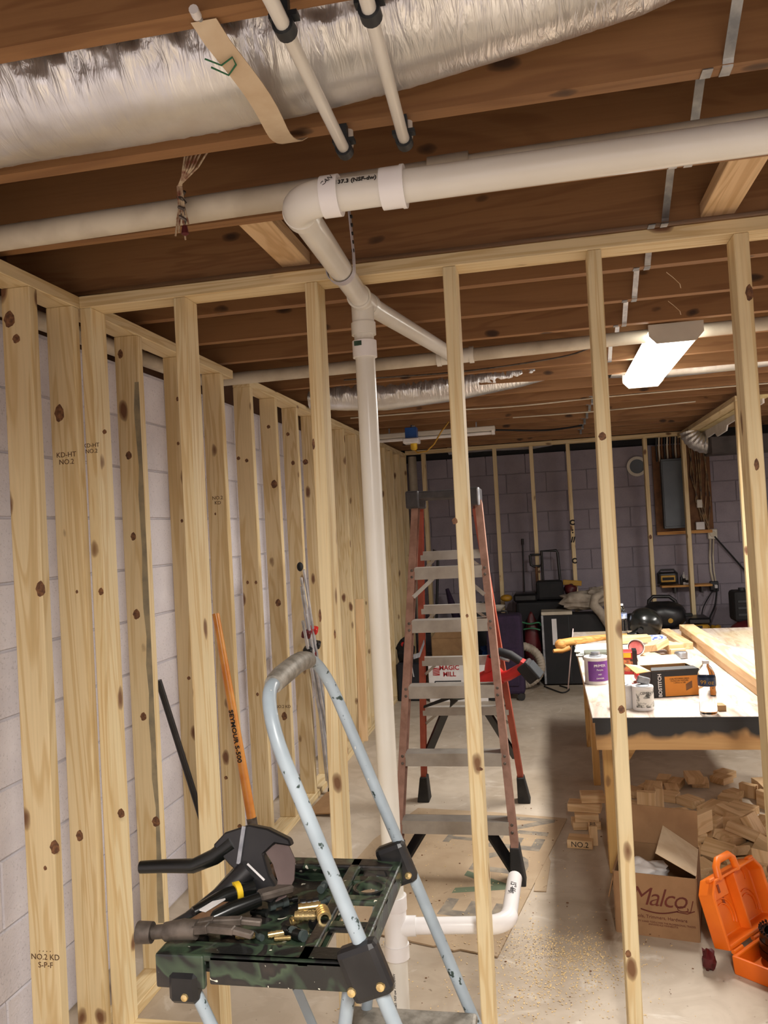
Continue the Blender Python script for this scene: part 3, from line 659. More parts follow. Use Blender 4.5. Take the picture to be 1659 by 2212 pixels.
# cables along the ceiling
def cable(pts, r, m, label, n=6):
    P_ = [V(p) for p in pts]; out = []
    for i in range(len(P_)-1):
        p0, p1, p2, p3 = P_[max(i-1,0)], P_[i], P_[i+1], P_[min(i+2,len(P_)-1)]
        for k in range(6):
            f = k/6; out.append(.5*((2*p1)+(p2-p0)*f+(2*p0-5*p1+4*p2-p3)*f*f+(3*p1-p0-3*p2+p3)*f**3))
    out.append(P_[-1]); o = build('cable', B().tube(out, r, n), m, smooth=60); return tag(o, label, 'cable')
cable([(-1.3,5.6,2.325), (-.6,5.6,2.322), (-.1,5.6,2.315), (.6,5.6,2.33), (2.0,5.6,2.33)], .005, M_PVCD, 'pale cable stapled along a joist behind the lit fixture')
cable([(-1.0,4.2,2.33), (-.4,4.2,2.318), (.1,4.1,2.325), (.26,3.95,2.332)], .004, M_DARKMET, 'thin dark cable looping under the joists to the bridging')
cable([(-.65,6.9,2.328), (-.35,6.9,2.31), (.05,7.1,2.30), (.35,7.2,2.328)], .008, M_BLACKM, 'slack black cable under the far joists')
cable([(-.2,6.3,2.328), (.4,6.25,2.32), (1.1,6.2,2.328)], .005, M_PVCD, 'pale cable under the far joists at the right')
t = thing('cord_reel', (-.967,6.2,2.1), 'blue and white hanging socket box with a yellow plug by the strip light', 'cord reel')
build('back_box', B().mm((-1.015,6.17,2.215), (-.925,6.25,2.30)), M_BLUE, t, bevel=.004)
build('face', B().mm((-1.03,6.14,2.175), (-.91,6.26,2.215)), M_WHITE, t, bevel=.006)
build('plug', B().lathe([(.016,0),(.026,.012),(.026,.05)], (-.955,6.2,2.125), 14), M_YELLOW, t, smooth=40)
build('cord', B().tube([(-.955,6.2,2.13), (-.93,6.2,2.105), (-.86,6.2,2.11), (-.80,6.2,2.16), (-.74,6.2,2.25), (-.68,6.22,2.325)], .006, 8), M_DEVYEL, t, smooth=60)
build('hook', B().tube([(-.97,6.21,2.29), (-.97,6.22,2.318), (-.97,6.36,2.322), (-.97,6.36,2.345)], .006, 6), M_GALV, t)
# ------------------------------------------------------------------ tall step ladder
LD = thing('step_ladder', (-.46, 4.05, 0), 'tall orange fibreglass step ladder with a black top cap standing open on the brown board', 'ladder')
def fr(s, z):      # front rail centre, s=-1 left, 1 right
    f = z/1.66; return V((-.462+s*(.262-.112*f), 3.55+.40*f, z))
def rr(s, z):
    f = z/1.66; return V((-.480+s*(.278-.142*f), 4.60-.50*f, z))
def channel(b, p, q, w, d, inx, th=.004, front=True):
    """C-channel rail: web on the outer side, flanges front and rear"""
    up = (q-p).normalized(); x = V((1,0,0)); y = up.cross(x).normalized()
    o = V((-inx,0,0))
    b.bar(p+o*w/2, q+o*w/2, th, d, y)
    for sgn in (-1, 1): b.bar(p+y*sgn*d/2, q+y*sgn*d/2, w, th, y)
    return b
for s in (-1, 1):
    r_ = build('front_rail', channel(B(), fr(s,.03), fr(s,1.64), .030, .066, -s), M_FRAIL, LD)
    build('front_flange', B().bar(fr(s,.03)+V((0,-.0352,.0)), fr(s,1.64)+V((0,-.0352,0)), .031, .003, (0,-1,.2)), M_FRAIL, r_)
    build('rear_rail', channel(B(), rr(s,.03), rr(s,1.62), .028, .05, -s), M_FRAILR, LD)
    for f, yo in ((fr, -1), (rr, 1)):
        p = f(s, 0)
        a = [(p.x-.034,p.y-.05), (p.x+.034,p.y-.05), (p.x+.034,p.y+.05), (p.x-.034,p.y+.05)]; q = f(s, .15)
        b = B().poly([(x,y,0) for x, y in a]+[(q.x+(x-p.x)*.58, q.y+(y-p.y)*.80, .15) for x, y in a], [(0,3,2,1),(4,5,6,7),(0,1,5,4),(1,2,6,5),(2,3,7,6),(3,0,4,7)])
        build('rubber_foot', b, M_RUBBER, LD, bevel=.004)
        # black knee brace from the foot to the lowest step
        e = f(s, .222 if f is fr else .515); c0 = f(s, .0 if f is fr else .20)
        kb = B().bar(V((c0.x-s*.012,c0.y,c0.z+.05)), V((e.x-s*.115, e.y, e.z)), .014, .05, (-s,0,1))
        build('knee_brace', kb, M_BLACK, LD)
for k, z in enumerate((.250, .525, .81, 1.10, 1.342)):
    a, b_ = fr(-1, z), fr(1, z)
    tr = build('tread', B().mm((a.x+.012,a.y-.038,z-.004), (b_.x-.012,a.y+.042,z)).mm((a.x+.012,a.y-.041,z-.056), (b_.x-.012,a.y-.038,z)).mm((a.x+.012,a.y+.04,z-.03), (b_.x-.012,a.y+.043,z)), M_ALU, LD)
    for p in (a, b_):
        for dz in (-.012, -.042): build('rivet', B().lathe([(.007,0),(.006,.003),(.0,.004)], (p.x, fr(1,z+dz).y-.0375, z+dz), 8, Matrix.Rotation(PI/2, 4, 'X')), M_DARKMET, tr)
    if k in (4,):
        for s, p in ((-1,a),(1,b_)): build('tread_brace', B().bar((p.x-s*.10, a.y-.036, z-.052), (p.x-s*.005, fr(s,z-.13).y-.036, z-.135), .018, .003, (0,-1,0)), M_ALU, tr)
for k, z in enumerate((.56, .842, 1.125, 1.407)):
    a, b_ = rr(-1, z), rr(1, z)
    rg = build('rear_rung', B().mm((a.x,a.y-.02,z-.003), (b_.x,a.y+.02,z)).mm((a.x,a.y-.023,z-.045), (b_.x,a.y-.02,z)), M_ALU, LD)
    for s, p in ((-1,a),(1,b_)): build('rung_brace', B().bar((p.x-s*.07, a.y-.021, z-.042), (p.x-s*.008, rr(s,z-.09).y-.015, z-.095), .014, .003, (0,-1,0)), M_ALU, rg)
cp_ = B().mm((-.648,3.895,1.665), (-.312,4.125,1.705))
for s, x0, x1 in ((-1,-.655,-.59), (1,-.37,-.305)): cp_.mm((x0,3.885,1.625), (x1,4.135,1.709))
build('top_cap', cp_, plain('black_cap', (48,46,48), .5, c2=(70,66,68), scale=20), LD, bevel=.008, seg=2)
build('cap_corner', B().box((-.3065,3.905,1.665), (.012,.05,.085), (.1,0,0)), M_GALV, LD, bevel=.004)
for s in (-1, 1):
    a, b_ = fr(s, .93)+V((-s*.02,.03,0)), rr(s, .93)+V((-s*.015,-.03,0)); m = (a+b_)/2+V((0,0,-.03))
    build('spreader', B().bar(a, m, .003, .022, (0,0,1)).bar(m, b_, .003, .022, (0,0,1)), M_GALV, LD)

# reciprocating saw lying through the ladder
RS = thing('reciprocating_saw', (-.30, 4.2, .75), 'red and grey cordless reciprocating saw lying through the ladder rungs', 'saw')
A0, A1 = V((-.687,4.30,.58)), V((-.125,4.095,.828)); ax = (A1-A0).normalized(); nz = V((0,-.2,1)); nz = (nz-ax*nz.dot(ax)).normalized(); FM = frame(A0, ax, nz) @ Matrix.Scale(.915, 4)
def sp(x, y, z=0): return FM @ V((x, y, z))
Ln = (A1-A0).length
build('blade', B().prism([(0,.0),(.22,-.012),(.22,.012),(.01,.014)], .003, FM), M_BLACKM, RS)
build('shoe', B().prism([(.165,-.05),(.235,-.03),(.235,.03),(.195,.032),(.19,-.015)], .05, FM @ Matrix.Translation((0,0,-.025))), M_BLACK, RS, bevel=.004)
build('nose', B().tube([sp(.215,0),sp(.26,0),sp(.34,.004),sp(.42,.008)], [.026,.034,.043,.05], 18), M_TEAL, RS, smooth=50)
build('collar', B().tube([sp(.405,.008),sp(.43,.008)], .052, 18), M_GALV, RS, smooth=40)
build('body', B().tube([sp(.43,.008),sp(.50,.008),sp(.54,.01)], [.052,.052,.042], 18), M_RED, RS, smooth=50)
build('handle', B().tube([sp(.49,.03),sp(.52,.09),sp(.56,.125),sp(.60,.128),sp(.645,.09),sp(.68,.035)], [.022,.021,.02,.02,.021,.02], 14), M_BLACKM, RS, smooth=60)
build('handle_root', B().tube([sp(.47,.02),sp(.505,.075),sp(.54,.12)], [.03,.026,.023], 14), M_RED, RS, smooth=60)
build('lower_bridge', B().tube([sp(.50,.0),sp(.58,-.01),sp(.66,.0),sp(.70,.03)], [.032,.026,.026,.024], 14), M_RED, RS, smooth=60)
build('trigger', B().tube([sp(.585,.10),sp(.60,.085),sp(.625,.065)], [.01,.012,.01], 10), M_GALV, RS, smooth=60)
build('battery', B().box(sp(.70,-.03), (.075,.11,.08), FM.to_3x3().to_4x4() @ Matrix.Rotation(.25,4,'Z')), M_BLACKM, RS, bevel=.01, seg=2)
build('battery_stripe', B().box(sp(.735,-.035,.0), (.016,.09,.084), FM.to_3x3().to_4x4() @ Matrix.Rotation(.25,4,'Z')), M_CLIP, RS, bevel=.003)

# ------------------------------------------------------------------ small step stool with its tray
ST = thing('step_stool', (-.45, 1.6, 0), 'chipped blue grey tube step stool with a camouflage painted tool tray top in front', 'step stool')
def rx(z): return -.338-.385*(z-.80)
YN, YFr = 1.372, 1.812
rail = [(rx(z), YN, z) for z in (0,.3,.6,.8,1.0,1.12)]
def bend_pts(y0, sg):
    out = []
    for i in range(9):
        a = i/8*PI/2; out.append((rx(1.14+.10*math.sin(a))-.004*math.sin(a)-(.012 if sg < 0 else 0), y0+sg*.085*(1-math.cos(a)), 1.14+.115*math.sin(a)))
    return out
n_, f_ = bend_pts(YN, 1), bend_pts(YFr, -1)
path = rail+n_+f_[::-1]+[(rx(z)-.012, YFr, z) for z in (1.12,1.0,.8,.6,.3,0)]
path = [V(p) for p in path]
build('rail_tube', B().tube(path, .0128, 20), M_TUBEP, ST, smooth=60)
t0, t1 = n_[5], f_[5]
gb = [V(n_[8]), V(n_[8])+V((0,.015,.003)), V(n_[8])+V((0,.05,.007)), V(((n_[8][0]),(YN+YFr)/2,1.268)), V(f_[8])+V((0,-.05,.007)), V(f_[8])+V((0,-.015,.003)), V(f_[8])]
build('grip_bracket', B().tube(gb, [.0175,.019,.0205,.0205,.0205,.019,.0175], 16), M_CAST, ST, smooth=60)
build('grip_bolt', B().lathe([(.006,0),(.006,.004),(.0,.005)], (gb[4].x,gb[4].y-.01,gb[4].z+.015), 10), M_GALV, ST)
ZT = .80
X0, X1, Y0, Y1 = -.725, -.352, 1.365, 1.80
tr = B()
tr.mm((X0+.10,Y0,ZT-.052), (X1,Y0+.012,ZT)).mm((X0,Y0-.003,ZT-.060), (X0+.092,Y0+.012,ZT))      # front skirt in two pieces
tr.mm((X0,Y1-.012,ZT-.05), (X1,Y1,ZT)).mm((X0,Y0,ZT-.05), (X0+.012,Y1,ZT)).mm((X1-.018,Y0,ZT-.045), (X1,Y1,ZT))
tr.mm((X0,Y0,ZT-.012), (X1,Y0+.05,ZT)).mm((X0,Y1-.04,ZT-.012), (X1,Y1,ZT)).mm((X0+.26,Y0,ZT-.014), (X0+.285,Y1,ZT))
for y in (1.50, 1.61, 1.70): tr.mm((X0+.285,y-.014,ZT-.013), (X1,y+.014,ZT-.001))
build('tray', tr, M_CAMO, ST, bevel=.004, seg=2)
build('tray_floor', B().mm((X0+.01,Y0+.01,ZT-.034), (X0+.285,Y1-.01,ZT-.028)), M_CAMO, ST)
build('hole_rim', B().pipe((X0+.328,1.655,ZT-.016), (X0+.328,1.655,ZT+.001), .034, .027, 20), M_CAMO, ST, smooth=40)
for (x, y, w) in ((-.342,YN,.075), (-.368,YFr-.004,.07)):
    k = build('corner_bracket', B().box((x,y-.004,ZT-.012), (w,.036,.094), (0,-.36,0)), M_BLACK, ST, bevel=.012, seg=2)
    for dx, dz in ((-.022,-.042), (.028,-.030)): build('bolt', B().lathe([(.0085,0),(.007,.004),(0,.006)], (x+dx,y-.021,ZT+dz), 10, Matrix.Rotation(PI/2,4,'X')), M_BRASS, k, smooth=40)
k = build('corner_bracket', B().mm((-.700,Y0-.01,ZT-.085), (-.645,Y0+.02,ZT-.03)), M_BLACK, ST, bevel=.008)
build('bolt', B().lathe([(.0075,0),(.006,.004),(0,.006)], (-.668,Y0-.009,ZT-.07), 10, Matrix.Rotation(PI/2,4,'X')), M_BRASS, k, smooth=40)
build('rear_leg', B().tube([(-.375,1.395,.765), (-.46,1.395,.30), (-.52,1.395,0)], .0122, 14), M_TUBEP, ST, smooth=60)
build('rear_leg', B().tube([(-.40,1.79,.765), (-.48,1.79,.30), (-.54,1.79,0)], .0122, 14), M_TUBEP, ST, smooth=60)
build('tray_brace', B().tube([(-.662,Y0+.01,.742), (-.48,1.385,.34)], .011, 14), M_TUBEP, ST, smooth=60)
build('tray_brace', B().bar((-.700,1.775,.75), (-.50,1.785,.25), .02, .005, (0,1,0)), M_TUBEP, ST)
build('step', B().mm((-.50,1.385,.455), (-.205,1.80,.475)), M_CAST, ST, bevel=.008, seg=2)

# ---- on the tray
HM = thing('hammer', (-.66, 1.42, .80), 'old dark steel claw hammer lying on the near edge of the stool tray', 'hammer')
def hp_(x, y, z): return V((-.735+x, 1.40+y, .822+z))
build('head', B().tube([hp_(-.035,-.01,0),hp_(-.008,-.008,0)], [.0195,.0185], 16).tube([hp_(-.008,-.008,0),hp_(.02,-.004,.002)], [.012,.0125], 14).tube([hp_(.015,-.004,0),hp_(.05,0,.004),hp_(.075,.0,.004)], [.0165,.0185,.017], 12), M_DARKMET, HM, smooth=50)
for s in (0, 1):
    b = B()
    pts = [hp_(.06,-.004+s*.012,.006), hp_(.10,-.008+s*.024,.012), hp_(.15,-.012+s*.036,.012), hp_(.185,-.014+s*.046,.006)]
    for i in range(3): b.bar(pts[i], pts[i+1]+(pts[i+1]-pts[i])*.04, .017-.001*i, .016-.003*i)
    build('claw', b, M_DARKMET, HM, bevel=.002)
build('handle', B().tube([hp_(.045,.0,.0),hp_(.085,.12,-.003),hp_(.13,.25,.004),hp_(.145,.31,.006)], [.011,.0125,.014,.0155], 14), plain('worn_handle', (120,88,60), .6, c2=(84,58,40), scale=20), HM, smooth=60)
build('handle_label', B().bar(hp_(.062,.055,.0125), hp_(.080,.108,.0125), .015, .003), M_WHITE, HM)
PC = thing('pipe_cutter', (-.66, 1.56, .80), 'black ratchet pipe cutter with curved grey blade lying over the tray', 'cutter')
CM = frame((-.655,1.58,.862), (1,0.03,0), (0,.22,1))
def cpt(x, y, z=0): return CM @ V((x, y, z))
build('upper_handle', B().tube([cpt(-.205,.0),cpt(-.15,.003),cpt(-.09,.004),cpt(-.045,.022),cpt(-.005,.05)], [.0125,.0135,.0145,.0165,.018], 14), M_BLACKG, PC, smooth=60)
build('lower_handle', B().tube([cpt(.03,.0,.01),cpt(-.02,-.045,.03),cpt(-.075,-.085,.05),cpt(-.125,-.11,.06)], [.022,.017,.015,.013], 14), M_BLACK, PC, smooth=60)
build('cutter_body', B().prism([(-.045,.045),(-.02,.07),(.03,.085),(.07,.078),(.115,.058),(.12,.045),(.085,.05),(.062,.03),(.075,-.01),(.10,-.045),(.08,-.062),(.035,-.05),(.015,-.01),(-.01,.01)], .026, CM @ Matrix.Translation((0,0,-.013))), M_BLACK, PC, bevel=.003)
build('blade', B().prism([(.062,.035),(.085,.048),(.112,.046),(.126,.018),(.124,-.018),(.108,-.05),(.086,-.06),(.09,-.02),(.08,.01)], .004, CM @ Matrix.Translation((0,0,.0))), plain('cutter_blade', (128,112,108), .4, .7), PC)
build('strap_band', B().bar(cpt(.022,.083,.016), cpt(.012,.012,.016), .008, .004, CM.to_3x3() @ V((0,0,1))), M_GALV, PC)
build('size_print', B().bar(cpt(.03,.012,.0145), cpt(.066,-.018,.0145), .004, .001, CM.to_3x3() @ V((0,0,1))), M_LABELW, PC)
UK = thing('utility_pliers', (-.66, 1.50, .80), 'black handled pliers with a yellow band under the pipe cutter', 'pliers')
build('handle', B().tube([(-.70,1.475,.82),(-.655,1.52,.832),(-.61,1.56,.836)], [.012,.016,.014], 12), M_BLACKG, UK, smooth=60)
build('band', B().tube([(-.640,1.533,.836),(-.632,1.541,.8365)], .0185, 14), M_YELLOW, UK, smooth=60)
build('handle', B().tube([(-.675,1.455,.812),(-.63,1.49,.822),(-.585,1.525,.828)], [.011,.015,.013], 12), M_BLACKG, UK, smooth=60)
build('jaw', B().box((-.565,1.56,.828), (.07,.03,.016), (0,0,.7)), M_DARKMET, UK, bevel=.004)
random.seed(21)
FT = (('longest', -.462,1.535,.012,.052,1.95), ('fattest', -.500,1.57,.0085,.044,.35), ('topmost', -.498,1.535,.0085,.04,.12), ('furthest', -.515,1.545,.007,.034,.75), ('leftmost', -.598,1.475,.0055,.036,.15), ('central', -.535,1.49,.0055,.045,.45), ('nearest', -.545,1.43,.004,.032,.3), ('tiny', -.525,1.475,.004,.03,.2))
for i, (q, x, y, r, l, a) in enumerate(FT):
    z = ZT-.028+r+(.014 if i in (0,1,2) else .004); d = V((math.cos(a), math.sin(a), -.12 if i == 0 else .0))
    t = thing('brass_fitting', (x, y, z), 'brass pipe fitting in the stool tray, the %s of the scattered brass pieces' % q, 'fitting', 'brass fittings on the stool tray')
    c = V((x,y,z))
    build('body', B().pipe(c-d*l/2, c+d*l/2, r, r*.68, 14), M_BRASS, t, smooth=40)
    rb = B()
    for k in range(4): rb.pipe(c+d*l*(-.36+.24*k)-d*.0018, c+d*l*(-.36+.24*k)+d*.0018, r*1.14, r*.98, 14)
    build('ribs', rb, M_BRASS, t, smooth=40)
for i in range(16):
    x, y = random.uniform(-.69,-.46), random.uniform(1.42,1.76); r = random.uniform(.006,.011); a = random.uniform(0,3); l = random.uniform(.025,.05); d = V((math.cos(a), math.sin(a), 0)); c = V((x,y,ZT-.028+r))
    o = build('small_fitting', B().tube([c-d*l/2,c-d*l*.2], r, 10).tube([c-d*l*.2,c+d*l*.2], r*.7, 10).tube([c+d*l*.2,c+d*l/2], r*.95, 10), (M_BLACK, M_TEAL, M_BLACKG)[i % 3], smooth=40)
    tag(o, 'small dark pipe fitting or screw lying loose in the stool tray', 'fitting', 'loose dark fittings in the tray')

# ------------------------------------------------------------------ things leaning at the left wall
t = thing('shovel', (-1.22, 3.63, 0), 'long handled tool with amber handle and dark ferrule leaning on the left studs', 'shovel')
h0, h1 = V((-1.364,3.215,1.22)), V((-1.217,3.128,.40)); hd = (h1-h0).normalized()
build('handle', B().tube([h0, h0.lerp(h1,.5), h1], [.015,.0175,.019], 16), M_ORHANDLE, t, smooth=60)
build('ferrule', B().tube([h1-hd*.01, h1+hd*.16], [.0205,.019], 16), M_DARKMET, t, smooth=60)
bm_ = frame(h1+hd*.15, hd, V((.3,1,.1)))
build('blade', B().prism([(0,-.02),(.03,-.06),(.06,-.085),(.15,-.08),(.155,0),(.15,.08),(.06,.085),(.03,.06),(0,.02)], .004, bm_), M_DARKMET, t)
build('collar', B().lathe([(.075,-.006),(.082,0),(.075,.006)], h1+hd*.16, 20), M_YELLOW, t, smooth=60)
text('handle_print', 'SEYMOUR S-500', .030, frame(h0.lerp(h1,.60)+V((-.001,-.0185,.003)), hd, V((.95,-.3,.3))), M_INK, t, ext=.0012, bold=.0006)
o = build('steel_rod', B().tube([(-1.49,2.93,1.0), (-1.40,3.0,.55), (-1.30,3.07,.05)], .0125, 12), M_BLACK, smooth=60); tag(o, 'black rod leaning between the left studs', 'rod')
t = thing('squeegee_pole', (-1.46, 4.05, 0), 'grey pole with a black and blue head standing behind the left studs', 'pole')
build('pole', B().tube([(-1.50,4.0,1.25), (-1.50,4.02,.6), (-1.50,4.05,.04)], [.010,.016,.018], 12), M_GALV, t, smooth=60)
build('head', B().box((-1.505,3.99,1.31), (.05,.045,.07)), M_BLACK, t, bevel=.006)
build('blue_grip', B().tube([(-1.50,3.995,1.28), (-1.50,4.0,1.22)], .013, 10), M_BLUE, t, smooth=60)
t = thing('tripod_pole_set', (-1.30, 4.55, 0), 'folded bright metal telescopic legs with red clamps leaning beside the left studs', 'tripod')
tp, bt = V((-1.355,4.40,1.33)), V((-1.315,4.68,.06)); random.seed(5)
for i in range(8):
    a = tp+V((random.uniform(0,.012), random.uniform(-.02,.07), random.uniform(-.30,.0)*(i > 0))); b_ = bt+V((random.uniform(-.03,.03), random.uniform(-.09,.05), random.uniform(0,.16)*(i > 1)))
    m_ = a.lerp(b_, .55)+V((random.uniform(0,.02), random.uniform(-.03,.03), 0))
    build('leg_tube', B().tube([a, m_, b_], random.choice((.008,.009,.012)), 10), M_CHROME, t, smooth=60)
build('top_knob', B().blob(tp+V((0,0,.02)), (.018,.02,.026), 12, 8), M_BLACKM, t, smooth=60)
for (p, m_) in (((-1.35,4.44,.97),M_DKRED), ((-1.335,4.53,.98),M_RED), ((-1.35,4.45,.875),M_BLACK), ((-1.33,4.55,.895),M_BLACK), ((-1.345,4.50,.84),M_DKRED)):
    build('clamp', B().box(p, (.05,.045,.04), (.3,.2,.1)), m_, t, bevel=.006)
build('rubber_tip', B().lathe([(.03,0),(.026,.03),(.018,.07)], (bt.x,bt.y,0), 14), M_CLIP, t, smooth=40)
build('lower_clamp', B().box((-1.31,4.66,.28), (.045,.04,.06), (0,.2,0)), M_BLACK, t, bevel=.006)
def plank(name, a, b_, w, h, label, up, m=None): return lumber(name, a, b_, w, h, label, 'board', m, None, up)
plank('offcut_board', (-1.352,5.70,.045), (-1.352,5.80,1.04), .060, .038, 'short notched offcut standing on the bottom plate of the left wall', (0,1,0))
plank('offcut_board', (-1.362,5.20,.042), (-1.365,5.22,.86), .03, .02, 'thin pale stick standing against the left studs by the short offcut', (0,1,0))
o = build('carton_scrap', B().poly([(-1.37,4.32,.003),(-1.20,4.30,.02),(-1.17,4.52,.07),(-1.31,4.55,.05),(-1.37,4.32,.010),(-1.20,4.30,.027),(-1.17,4.52,.077),(-1.31,4.55,.057)], [(0,3,2,1),(4,5,6,7),(0,1,5,4),(1,2,6,5),(2,3,7,6),(3,0,4,7)]), M_CARD); tag(o, 'folded brown cardboard scrap at the foot of the metal tripod legs', 'cardboard')
o = build('wire_scrap', B().tube([(-1.02,3.62,.006),(-1.0,3.58,.008),(-.95,3.56,.006),(-.90,3.57,.007),(-.93,3.55,.012)], .002, 6), M_INK); tag(o, 'curl of dark wire on the floor left of the stack', 'wire')
# ------------------------------------------------------------------ brown board on the floor
yw = R(-11.2); ux, uy = V((math.cos(yw), math.sin(yw), 0)), V((-math.sin(yw), math.cos(yw), 0))
bo = V((-.254,2.937,0))
def bpt(a, b_, z=0): return bo+ux*a+uy*b_+V((0,0,z))
outl = [(0,0),(-.14,.012),(-.16,-.004),(-.22,.02),(-.24,.006),(-.46,.03),(-.50,.016),(-.80,.02),(-.86,.9),(-.80,1.38),(-.4,1.41),(0,1.41)]
b = B(); b.prism(outl, .006, frame(bo+V((0,0,.001)), ux, uy))
fb = build('floor_board', b, M_BOARD); tag(fb, 'brown printed board sheet lying on the floor under the ladder', 'board')
def fprint(s, a, b_, size, m, sp=1.15): text('printed_letters', s, size, frame(bpt(a,b_,.0072), uy, -ux), m, fb, ext=.0002, bold=.008, space=sp)
for ch, a_, b_, mm_ in (('E',-.17,.31,M_GREYINK), ('V',-.17,.55,plain('grey_green_print', (112,124,98), .85)), ('D',-.17,.79,M_GREYINK), ('E',-.16,1.02,M_GREYINK), ('N',-.16,1.26,M_GREYINK)): fprint(ch, a_, b_, .34, mm_)
fprint('T', -.44, 1.02, .19, M_GREYINK); fprint('R', -.44, 1.22, .19, M_GREYINK); fprint('18', -.72, .86, .06, M_GREYINK)
o = build('peeled_strip', B().prism([(0,0),(.05,.0),(.07,.30),(.028,.62)], .004, frame(bpt(.012,.55,.001), V((.98,.0,.0)), V((.20,.98,0)))), M_BOARD); tag(o, 'narrow torn board strip beside the printed sheet', 'scrap')

# ------------------------------------------------------------------ workbench
WBN = thing('workbench', (.74, 4.6, 0), 'long workbench with whitened plywood top and black sprayed front rail', 'workbench')
TX0, TX1, TY0, TY1, TZ_ = .135, 1.355, 3.33, 5.86, .75
build('top_sheet', B().mm((TX0,TY0,TZ_-.018), (TX1,TY1,TZ_)), M_PLY, WBN, bevel=.002)
o = build('front_rail', B().mm((TX0+.01,TY0-.004,TZ_-.125), (TX1-.01,TY0+.034,TZ_-.0185)), M_SPRAY, WBN)
o.data.transform(Matrix.Translation(ORG[WBN])); o.location = -ORG[WBN]
build('top_edge', B().mm((TX0,TY0-.006,TZ_-.019), (TX1,TY0-.001,TZ_-.001)), plain('black_spray', (36,36,38), .55), WBN)
build('side_rail', B().mm((TX0+.012,TY0+.036,TZ_-.107), (TX0+.05,TY1-.02,TZ_-.0185)), wood('bench_rail_side', (206,160,98), (178,130,72), (110,72,42), axis=1), WBN)
build('side_rail', B().mm((TX1-.05,TY0+.036,TZ_-.107), (TX1-.012,TY1-.02,TZ_-.0185)), M_BENCHX, WBN)
build('rear_rail', B().mm((TX0+.012,TY1-.058,TZ_-.107), (TX1-.012,TY1-.02,TZ_-.0185)), M_BENCHX, WBN)
for x, y in ((TX0+.07,3.72), (TX0+.07,TY1-.12), (TX1-.07,3.72), (TX1-.07,TY1-.12), (TX0+.07,4.92), (TX1-.07,4.92)):
    build('leg', B().mm((x-.019,y-.0445,0), (x+.019,y+.0445,TZ_-.0185)), M_BENCH, WBN, bevel=.002)
build('gusset', B().prism([(0,0),(.165,0),(0,-.26)], .012, frame((TX0+.09,3.68,TZ_-.11), (1,0,0), (0,0,1))), wood('gusset_ply', (206,164,104), (182,138,78), (60,64,72), axis=0), WBN)

# ---- on the bench
def can(x, y, r, h, label, body, lab, lines, lm, tm, spout=False):
    t = thing('solvent_can', (x, y, TZ_), label, 'can')
    build('body', B().lathe([(r*.97,0),(r,.004),(r,.008),(r*.975,.012),(r*.975,h-.012),(r,h-.008),(r,h-.003),(r*.96,h),(r*.7,h-.003),(0,h-.003)], (x,y,TZ_), 32), body, t, smooth=35)
    if lab:
        b = B(); n = 16; q = []
        for z in (h*.13, h*.86): q += [(x+r*.985*math.cos(a), y+r*.985*math.sin(a), TZ_+z) for a in [R(-135+135*i/n) for i in range(n+1)]]
        b.poly(q, [(i,i+1,n+2+i,n+1+i) for i in range(n)]); L = build('label', b, lab, t, smooth=60)
        for s, sz, zz in lines:
            text('label_print', s, sz, frame((x+r*math.cos(R(-76)), y+r*math.sin(R(-76))-.0002, TZ_+h*zz), (1,.24,0), (0,0,1)), lm, L, ext=.0006)
    if spout: build('cap', B().lathe([(r*.55,0),(r*.55,.008),(r*.38,.01),(r*.38,.022),(0,.023)], (x,y,TZ_+h-.003), 20), tm, t, smooth=35)
    else: build('lid', B().lathe([(r*.62,0),(r*.62,.004),(r*.5,.006),(0,.006)], (x,y,TZ_+h-.003), 20), tm, t, smooth=35)
    return t
can(.195, 4.03, .056, .128, 'tall purple labelled primer can with a screw cap at the left edge of the workbench', M_LABELW, M_PURPLEL, (('PRIMER',.017,.70),('Purple',.012,.55),('NSF',.010,.38),('DANGER',.009,.24)), M_LABELW, M_GALV, True)
c2 = can(.345, 3.475, .043, .095, 'paint spotted white cement can with a brush cap standing by the printed box', M_LABELW, plain('stained_label', (226,222,214), .5, c2=(84,84,80), scale=34, lo=.5, hi=.62), (('CEMENT',.014,.74),('CLEAR',.009,.55)), M_INK, M_GALV, False)
build('brush_cap', B().box((.352,3.49,TZ_+.112), (.05,.014,.03), (0,.3,.2)), M_GALV, c2, bevel=.003)
can(.268, 3.51, .043, .095, 'grey can half hidden behind the partition stud on the workbench', M_LABELW, None, (), M_INK, M_GALV, False)
def bottle(x, y, h, r, label, band, level):
    t = thing('water_bottle', (x, y, TZ_), label, 'bottle')
    pr = [(r*.86,0),(r*.98,.006),(r,.02),(r*.97,h*.16),(r,h*.2),(r*.95,h*.25),(r,h*.3),(r*.95,h*.35),(r,h*.40),(r*.93,h*.46),(r*.93,h*.50),(r,h*.53),(r,h*.70),(r*.9,h*.78),(r*.6,h*.87),(r*.36,h*.92),(r*.34,h*.95)]
    build('bottle_body', B().lathe(pr, (x,y,TZ_), 28), M_CLEAR, t, smooth=60)
    build('label_band', B().pipe((x,y,TZ_+h*.535), (x,y,TZ_+h*.695), r*1.012, r*1.004, 28), band, t, smooth=40)
    build('cap', B().lathe([(r*.40,0),(r*.40,h*.055),(r*.36,h*.06),(0,h*.06)], (x,y,TZ_+h*.945), 18), M_WHITE, t, smooth=35)
    return t
bt_ = bottle(.578, 3.385, .205, .0335, 'clear water bottle with dark blue label at the near edge of the workbench', plain('navy_label', (34,52,84), .4, c2=(26,40,66), scale=10), .5)
text('label_print', '99 oz', .022, frame((.573,3.3507,TZ_+.126), (1,-.15,0), (0,0,1)), M_DEVYEL, bt_, ext=.0008)
